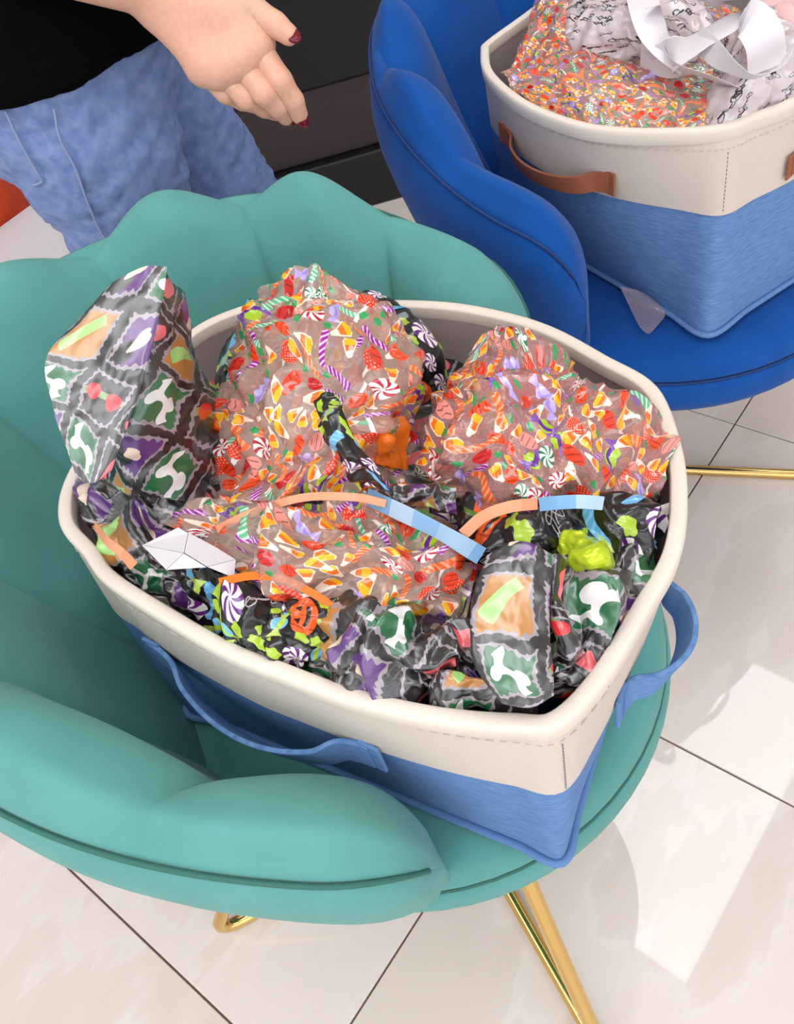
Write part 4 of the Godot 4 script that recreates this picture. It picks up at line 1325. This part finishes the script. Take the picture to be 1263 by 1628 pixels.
	paper_strip("paper_strip", "broad white paper strip arching over the lace-print bags, the rightmost arch", [Vector3(0.367, 0.735, -0.826), Vector3(0.379, 0.750, -0.791), Vector3(0.403, 0.765, -0.778), Vector3(0.430, 0.775, -0.768), Vector3(0.437, 0.765, -0.744), Vector3(0.445, 0.735, -0.744)], [Vector3(0.4, 0.3, 1), Vector3(0.4, 0.3, 1), Vector3(0.5, 0.3, 0.8), Vector3(0.6, 0.2, 0.7), Vector3(0.9, 0.2, 0.2), Vector3(0.9, 0.2, 0.2)], 0.034, "pale_paper", "paper", rg)
	paper_strip("paper_strip", "white paper strip falling steeply from the top edge into the farther bin", [Vector3(0.384, 0.780, -0.904), Vector3(0.366, 0.770, -0.836), Vector3(0.368, 0.755, -0.810), Vector3(0.388, 0.735, -0.794)], [Vector3(1, 0, 0.1), Vector3(1, 0, 0.1), Vector3(0.9, 0, -0.4), Vector3(0.7, 0, -0.6)], 0.03, "pale_paper", "paper", rg)
	paper_strip("paper_strip", "short white paper strip lying lowest beside the candy-print bag of the farther bin", [Vector3(0.367, 0.735, -0.852), Vector3(0.373, 0.740, -0.791), Vector3(0.394, 0.735, -0.766), Vector3(0.422, 0.720, -0.755)], [Vector3(0.1, 0.4, 1), Vector3(0.1, 0.4, 1), Vector3(0.1, 0.3, 1), Vector3(0, 0.3, 1)], 0.03, "pale_paper", "paper", rg)
	paper_strip("paper_strip", "white paper strip hanging in a loop in front of the right-hand lace-print bag", [Vector3(0.397, 0.760, -0.790), Vector3(0.400, 0.755, -0.745), Vector3(0.415, 0.745, -0.724), Vector3(0.434, 0.750, -0.711), Vector3(0.457, 0.760, -0.727)], [Vector3(0.2, 0.5, 0.9), Vector3(0.2, 0.5, 0.9), Vector3(0, 0.5, 0.9), Vector3(-0.2, 0.5, 0.9), Vector3(-0.4, 0.4, 0.8)], 0.022, "pale_paper", "paper", rg)
	paper_strip("paper_strip", "white paper strip curling along the top of the picture above the lace-print bag", [Vector3(0.377, 0.775, -0.848), Vector3(0.402, 0.785, -0.821), Vector3(0.425, 0.785, -0.792), Vector3(0.479, 0.775, -0.799)], [Vector3(0.1, 0.4, 1), Vector3(0.1, 0.4, 1), Vector3(0.1, 0.3, 1), Vector3(0, 0.3, 1)], 0.04, "pale_paper", "paper", rg)


func build_person() -> void:
	var t := thing("person", "person in black top and faded blue jeans behind the green chair, reaching out one hand", "person")
	# joints in metres
	var rh := Vector3(-0.228, 0.80, -1.03)
	var lh := Vector3(-0.19, 0.80, -1.19)
	var rk := Vector3(-0.215, 0.45, -1.03)
	var lk := Vector3(-0.085, 0.44, -1.22)
	var ra := Vector3(-0.25, 0.07, -1.06)
	var la := Vector3(-0.11, 0.07, -1.24)
	var pelvis := Vector3(-0.205, 0.84, -1.11)
	var chest := Vector3(-0.185, 1.14, -1.11)
	var neck := Vector3(-0.14, 1.30, -1.11)
	var head := Vector3(-0.1, 1.45, -1.10)
	var rs := Vector3(-0.15, 1.25, -0.96)
	var ls := Vector3(-0.13, 1.25, -1.26)
	var re := Vector3(-0.23, 0.985, -0.90)
	var le := Vector3(-0.26, 1.0, -1.37)
	var wrist := Vector3(-0.076, 0.882, -0.920)
	var body := Buf.new()
	nets(body, [
		[pelvis + Vector3(0, 0.03, 0), 0.1, chest, 0.095], [pelvis + Vector3(0, 0.03, 0.05), 0.09, chest + Vector3(0, 0, 0.05), 0.09], [pelvis + Vector3(0, 0.03, -0.05), 0.09, chest - Vector3(0, 0, 0.05), 0.09],
		[rs, 0.055, ls, 0.055], [chest, 0.09, neck, 0.05], [neck, 0.048, head, 0.05],
		[head, 0.085, head + Vector3(0.015, 0.05, 0), 0.088], [head + Vector3(0.05, -0.03, 0), 0.05, head + Vector3(0.06, -0.055, 0), 0.03], [head + Vector3(0.09, 0.02, 0), 0.012, head + Vector3(0.105, -0.005, 0), 0.011],
		[rh, 0.062, rk, 0.045], [rk, 0.05, ra, 0.034], [ra, 0.034, ra + Vector3(0.13, -0.04, 0), 0.026],
		[lh, 0.062, lk, 0.045], [lk, 0.05, la, 0.034], [la, 0.034, la + Vector3(0.13, -0.04, 0), 0.026],
		[ls, 0.045, le, 0.036], [le, 0.036, le + Vector3(0.0, -0.215, 0.02), 0.026], [le + Vector3(0.0, -0.215, 0.02), 0.026, le + Vector3(0.0, -0.223, 0.021), 0.024],
		[rs, 0.045, re, 0.036]], 0.014, 0.03)
	# right forearm and hand on a finer grid
	var imc := Vector3(-0.008, 0.829, -0.876)
	var mmc := Vector3(-0.028, 0.821, -0.873)
	var rmc := Vector3(-0.048, 0.817, -0.876)
	var pmc := Vector3(-0.065, 0.818, -0.884)
	var ip := Vector3(0.005, 0.800, -0.855)
	var mp := Vector3(-0.013, 0.794, -0.853)
	var rp := Vector3(-0.031, 0.791, -0.862)
	var pp := Vector3(-0.050, 0.796, -0.874)
	var id := Vector3(0.012, 0.779, -0.855)
	var md := Vector3(-0.004, 0.777, -0.857)
	var rd := Vector3(-0.017, 0.775, -0.870)
	var pd := Vector3(-0.037, 0.782, -0.880)
	var it := Vector3(0.014, 0.764, -0.857)
	var mt := Vector3(0.001, 0.763, -0.864)
	var rt := Vector3(-0.008, 0.763, -0.880)
	var pt := Vector3(-0.028, 0.772, -0.887)
	var tb := Vector3(-0.033, 0.864, -0.897)
	var tm := Vector3(-0.002, 0.857, -0.882)
	var ti := Vector3(0.015, 0.843, -0.870)
	var tt := Vector3(0.024, 0.834, -0.864)
	nets(body, [
		[re, 0.038, re.lerp(wrist, 0.35), 0.037], [re.lerp(wrist, 0.35), 0.037, wrist, 0.027],
		[wrist + Vector3(0.0, 0.012, 0), 0.022, wrist - Vector3(0.01, 0.012, 0), 0.021],
		[wrist, 0.024, imc, 0.014], [wrist, 0.022, mmc, 0.0145], [wrist - Vector3(0.006, 0.01, 0), 0.02, rmc, 0.014], [wrist - Vector3(0.008, 0.014, 0), 0.019, pmc, 0.0125],
		[imc + Vector3(0, 0.004, 0.005), 0.0115, imc + Vector3(-0.008, 0.007, 0.004), 0.009], [mmc + Vector3(0, 0.004, 0.006), 0.0115, mmc + Vector3(-0.012, 0.009, 0.003), 0.009], [rmc + Vector3(0, 0.003, 0.006), 0.011, rmc + Vector3(-0.012, 0.009, 0.003), 0.009], [imc, 0.0135, mmc, 0.014], [mmc, 0.014, rmc, 0.0135], [rmc, 0.0135, pmc, 0.012],
		[wrist, 0.022, tb, 0.018], [tb, 0.019, tm, 0.0135], [tb, 0.016, imc, 0.011]], 0.0045, 0.014)
	for f in [[imc, ip, id, it, 0.0115], [mmc, mp, md, mt, 0.0115], [rmc, rp, rd, rt, 0.011], [pmc, pp, pd, pt, 0.0095], [tb, tm, ti, tt, 0.0125]]:
		var r: float = f[4]
		nets(body, [[f[0], r * 1.15, f[1], r], [f[1], r * 1.02, f[2], r * 0.9], [f[2], r * 0.9, f[3], r * 0.78]], 0.003, 0.004)
	# left hand, hanging
	var lw := le + Vector3(0.0, -0.215, 0.02)
	var hd := Vector3(0.06, -1.0, 0.06).normalized()
	var hs := Vector3(0.15, 0.1, -1.0).cross(hd).normalized()
	var hp := hd.cross(hs)
	for k in 4:
		var kb := lw + hd * (0.088 - 0.006 * absf(k - 1.3)) + hs * (k - 1.5) * 0.0175
		var fl: float = [0.85, 1.0, 0.95, 0.75][k]
		nets(body, [[lw + hd * 0.02 + hs * (k - 1.5) * 0.011, 0.0155, kb, 0.0115], [kb, 0.0108, kb + hd * 0.036 * fl + hp * 0.006, 0.0098], [kb + hd * 0.036 * fl + hp * 0.006, 0.0098, kb + hd * 0.068 * fl + hp * 0.022, 0.0078]], 0.0035, 0.006)
	nets(body, [[lw + hd * 0.015 - hs * 0.014, 0.016, lw + hd * 0.045 - hs * 0.036 + hp * 0.008, 0.0125], [lw + hd * 0.045 - hs * 0.036 + hp * 0.008, 0.0115, lw + hd * 0.085 - hs * 0.045 + hp * 0.014, 0.009]], 0.0035, 0.008)
	part("body", body.mesh(), M["skin"], t)
	for f in [[id, it, 0.0062], [md, mt, 0.006], [rd, rt, 0.0055], [ti, tt, 0.0068]]:
		var nail := Buf.new()
		var d: Vector3 = (f[1] - f[0]).normalized()
		var out: Vector3 = (Vector3(0.15, 0.55, 0.6) - d * d.dot(Vector3(0.15, 0.55, 0.6))).normalized()
		var sd := d.cross(out)
		var mid: Vector3 = f[1] + d * 0.0045 + out * 0.0048
		nail.grid(12, 12, func(u: float, v: float) -> Vector3:
			var lat := PI * (v - 0.5)
			return mid + d * cos(lat) * cos(TAU * u) * 0.0085 + sd * cos(lat) * sin(TAU * u) * f[2] + out * sin(lat) * 0.0032, true)
		part("fingernail", nail.mesh(), M["nail"], t, "dark red polished fingernail")
	# jeans
	var legs := [
		[rh + Vector3(-0.015, 0.06, -0.0), 0.102, rh + Vector3(0.0, -0.08, 0.0), 0.092], [rh + Vector3(0, -0.08, 0), 0.091, rk, 0.066], [rk, 0.066, ra, 0.05],
		[lh + Vector3(0.0, 0.06, 0.02), 0.102, lh + Vector3(0.02, -0.08, 0.0), 0.09], [lh + Vector3(0.02, -0.08, 0), 0.09, lk, 0.066], [lk, 0.066, la, 0.05],
		[rh + Vector3(-0.08, 0.05, -0.02), 0.072, rh + Vector3(-0.06, -0.06, -0.02), 0.06], [lh + Vector3(-0.1, 0.05, 0.02), 0.072, lh + Vector3(-0.06, -0.06, 0.02), 0.06],
		[rh + Vector3(0.07, 0.04, -0.02), 0.055, rh + Vector3(0.04, -0.12, -0.0), 0.055],
		[pelvis + Vector3(0, -0.02, 0.03), 0.12, pelvis + Vector3(0.01, 0.04, -0.03), 0.12]]
	var jeans := Buf.new()
	nets(jeans, legs, 0.0095, 0.02, func(p: Vector3) -> float:
		var crease := 0.5 - absf(noise.get_noise_3dv(Vector3(p.x * 7.0, p.y * 26.0 - p.x * 9.0, p.z * 7.0)))
		return 0.0075 * (crease - 0.3) * 1.6 + 0.002 * noise.get_noise_3dv(p * 40.0))
	var j := part("jeans", jeans.mesh(), M["denim"], t, "faded blue jeans")
	for seam in [[Vector3(-0.210, 0.822, -0.930), Vector3(-0.218, 0.791, -0.917), Vector3(-0.218, 0.757, -0.904), Vector3(-0.223, 0.718, -0.886), Vector3(-0.226, 0.682, -0.868), Vector3(-0.224, 0.647, -0.849)], [Vector3(-0.254, 0.831, -0.922), Vector3(-0.257, 0.793, -0.908), Vector3(-0.257, 0.749, -0.890)], [Vector3(-0.257, 0.749, -0.890), Vector3(-0.263, 0.746, -0.887), Vector3(-0.270, 0.744, -0.884)]]:
		var line := PackedVector3Array()
		for q in path_of(seam, 24):
			line.append(Vector3(q.x, q.y, surface_z(legs, q.x * 1.06, q.y * 0.982, -0.7) + 0.007))
			line[line.size() - 1].x = q.x * 1.06
			line[line.size() - 1].y = q.y * 0.982
		var sb := Buf.new()
		sb.tube(line, 0.0015, 6)
		part("seam", sb.mesh(), M["denim_seam"], j)
	# top
	var shirt := Buf.new()
	nets(shirt, [
		[rh + Vector3(-0.015, 0.0, 0), 0.116, chest + Vector3(0, 0, 0.06), 0.115], [lh + Vector3(-0.0, 0.0, 0.01), 0.116, chest + Vector3(0, 0, -0.06), 0.115],
		[rh + Vector3(-0.085, 0.0, -0.02), 0.09, chest + Vector3(-0.04, 0, 0.03), 0.1], [lh + Vector3(-0.1, 0.0, 0.02), 0.09, chest + Vector3(-0.04, 0, -0.03), 0.1],
		[rh + Vector3(0.075, 0.0, -0.02), 0.078, chest + Vector3(0.05, 0.03, 0.03), 0.09], [lh + Vector3(0.08, 0.0, 0.02), 0.08, chest + Vector3(0.05, 0.03, -0.03), 0.09],
		[rs, 0.068, ls, 0.068], [chest, 0.1, neck + Vector3(0, -0.04, 0), 0.065], [rs, 0.06, rs.lerp(re, 0.55), 0.056], [ls, 0.06, ls.lerp(le, 0.55), 0.056]], 0.01, 0.03, func(p: Vector3) -> float:
		return 0.004 * noise.get_noise_3dv(p * 12.0), 0.815)
	part("top", shirt.mesh(), M["black_cotton"], t, "black short-sleeved top")
	var hair := Buf.new()
	nets(hair, [[head + Vector3(-0.02, 0.06, 0), 0.095, head + Vector3(0.0, 0.075, 0), 0.09], [head + Vector3(-0.05, 0.03, 0), 0.08, head + Vector3(-0.07, -0.12, 0), 0.05]], 0.012, 0.02)
	part("hair", hair.mesh(), M["hair"], t)
	for f in [ra, la]:
		var shoe := Buf.new()
		nets(shoe, [[f + Vector3(-0.03, -0.03, 0), 0.04, f + Vector3(0.14, -0.04, 0), 0.034]], 0.01, 0.01)
		part("shoe", shoe.mesh(), M["sole"], t)


func build_background() -> void:
	var t := thing("cabinet", "low black cabinet with a brown front panel between the person and the blue chair", "cabinet", Vector3(-0.08, 0, -2.3))
	var b := Buf.new()
	b.rbox(Transform3D(Basis(), Vector3(0, 0.07, 0.03)), Vector3(1.0, 0.14, 0.5), 0.008)
	part("base", b.mesh(), M["black_panel"], t)
	b = Buf.new()
	b.rbox(Transform3D(Basis(), Vector3(0, 0.225, 0.0)), Vector3(0.98, 0.17, 0.5), 0.006)
	part("front_panel", b.mesh(), M["brown_panel"], t)
	b = Buf.new()
	b.rbox(Transform3D(Basis(), Vector3(0, 0.71, 0.01)), Vector3(1.0, 0.8, 0.5), 0.01)
	part("carcass", b.mesh(), M["black_panel"], t)
	var p := thing("low_table", "white low table top beside the green chair, at the left edge", "table", Vector3(-0.70, 0, -1.345))
	p.rotation.y = PI / 4.0
	b = Buf.new()
	b.rbox(Transform3D(Basis(), Vector3(0, 0.33, 0)), Vector3(0.9, 0.04, 0.42), 0.006)
	part("table_top", b.mesh(), M["plinth_white"], p)
	for x in [-0.4, 0.4]:
		for z in [-0.17, 0.17]:
			b = Buf.new()
			b.rbox(Transform3D(Basis(), Vector3(x, 0.156, z)), Vector3(0.04, 0.31, 0.04), 0.004)
			part("leg", b.mesh(), M["plinth_white"], p)
	var q := thing("pouf", "orange red upholstered pouf behind the white low table, at the left edge", "pouf", Vector3(-0.99, 0, -1.86))
	b = Buf.new()
	var prof := [Vector2(0.001, 0.02), Vector2(0.3, 0.02), Vector2(0.36, 0.06), Vector2(0.385, 0.2), Vector2(0.39, 0.36), Vector2(0.375, 0.48), Vector2(0.32, 0.53), Vector2(0.001, 0.545)]
	b.grid(64, 36, func(u: float, x: float) -> Vector3:
		var c: Vector2 = open_curve(prof, x)
		return Vector3(sin(TAU * u) * c.x, c.y, cos(TAU * u) * c.x), true, false, true)
	part("cover", b.mesh(), M["red_velvet"], q)
	var ring := PackedVector3Array()
	for k in 64:
		ring.append(Vector3(sin(TAU * k / 64.0) * 0.372, 0.485, cos(TAU * k / 64.0) * 0.372))
	b = Buf.new()
	b.tube(ring, 0.004, 6, true)
	part("welt", b.mesh(), M["red_thread"], q)
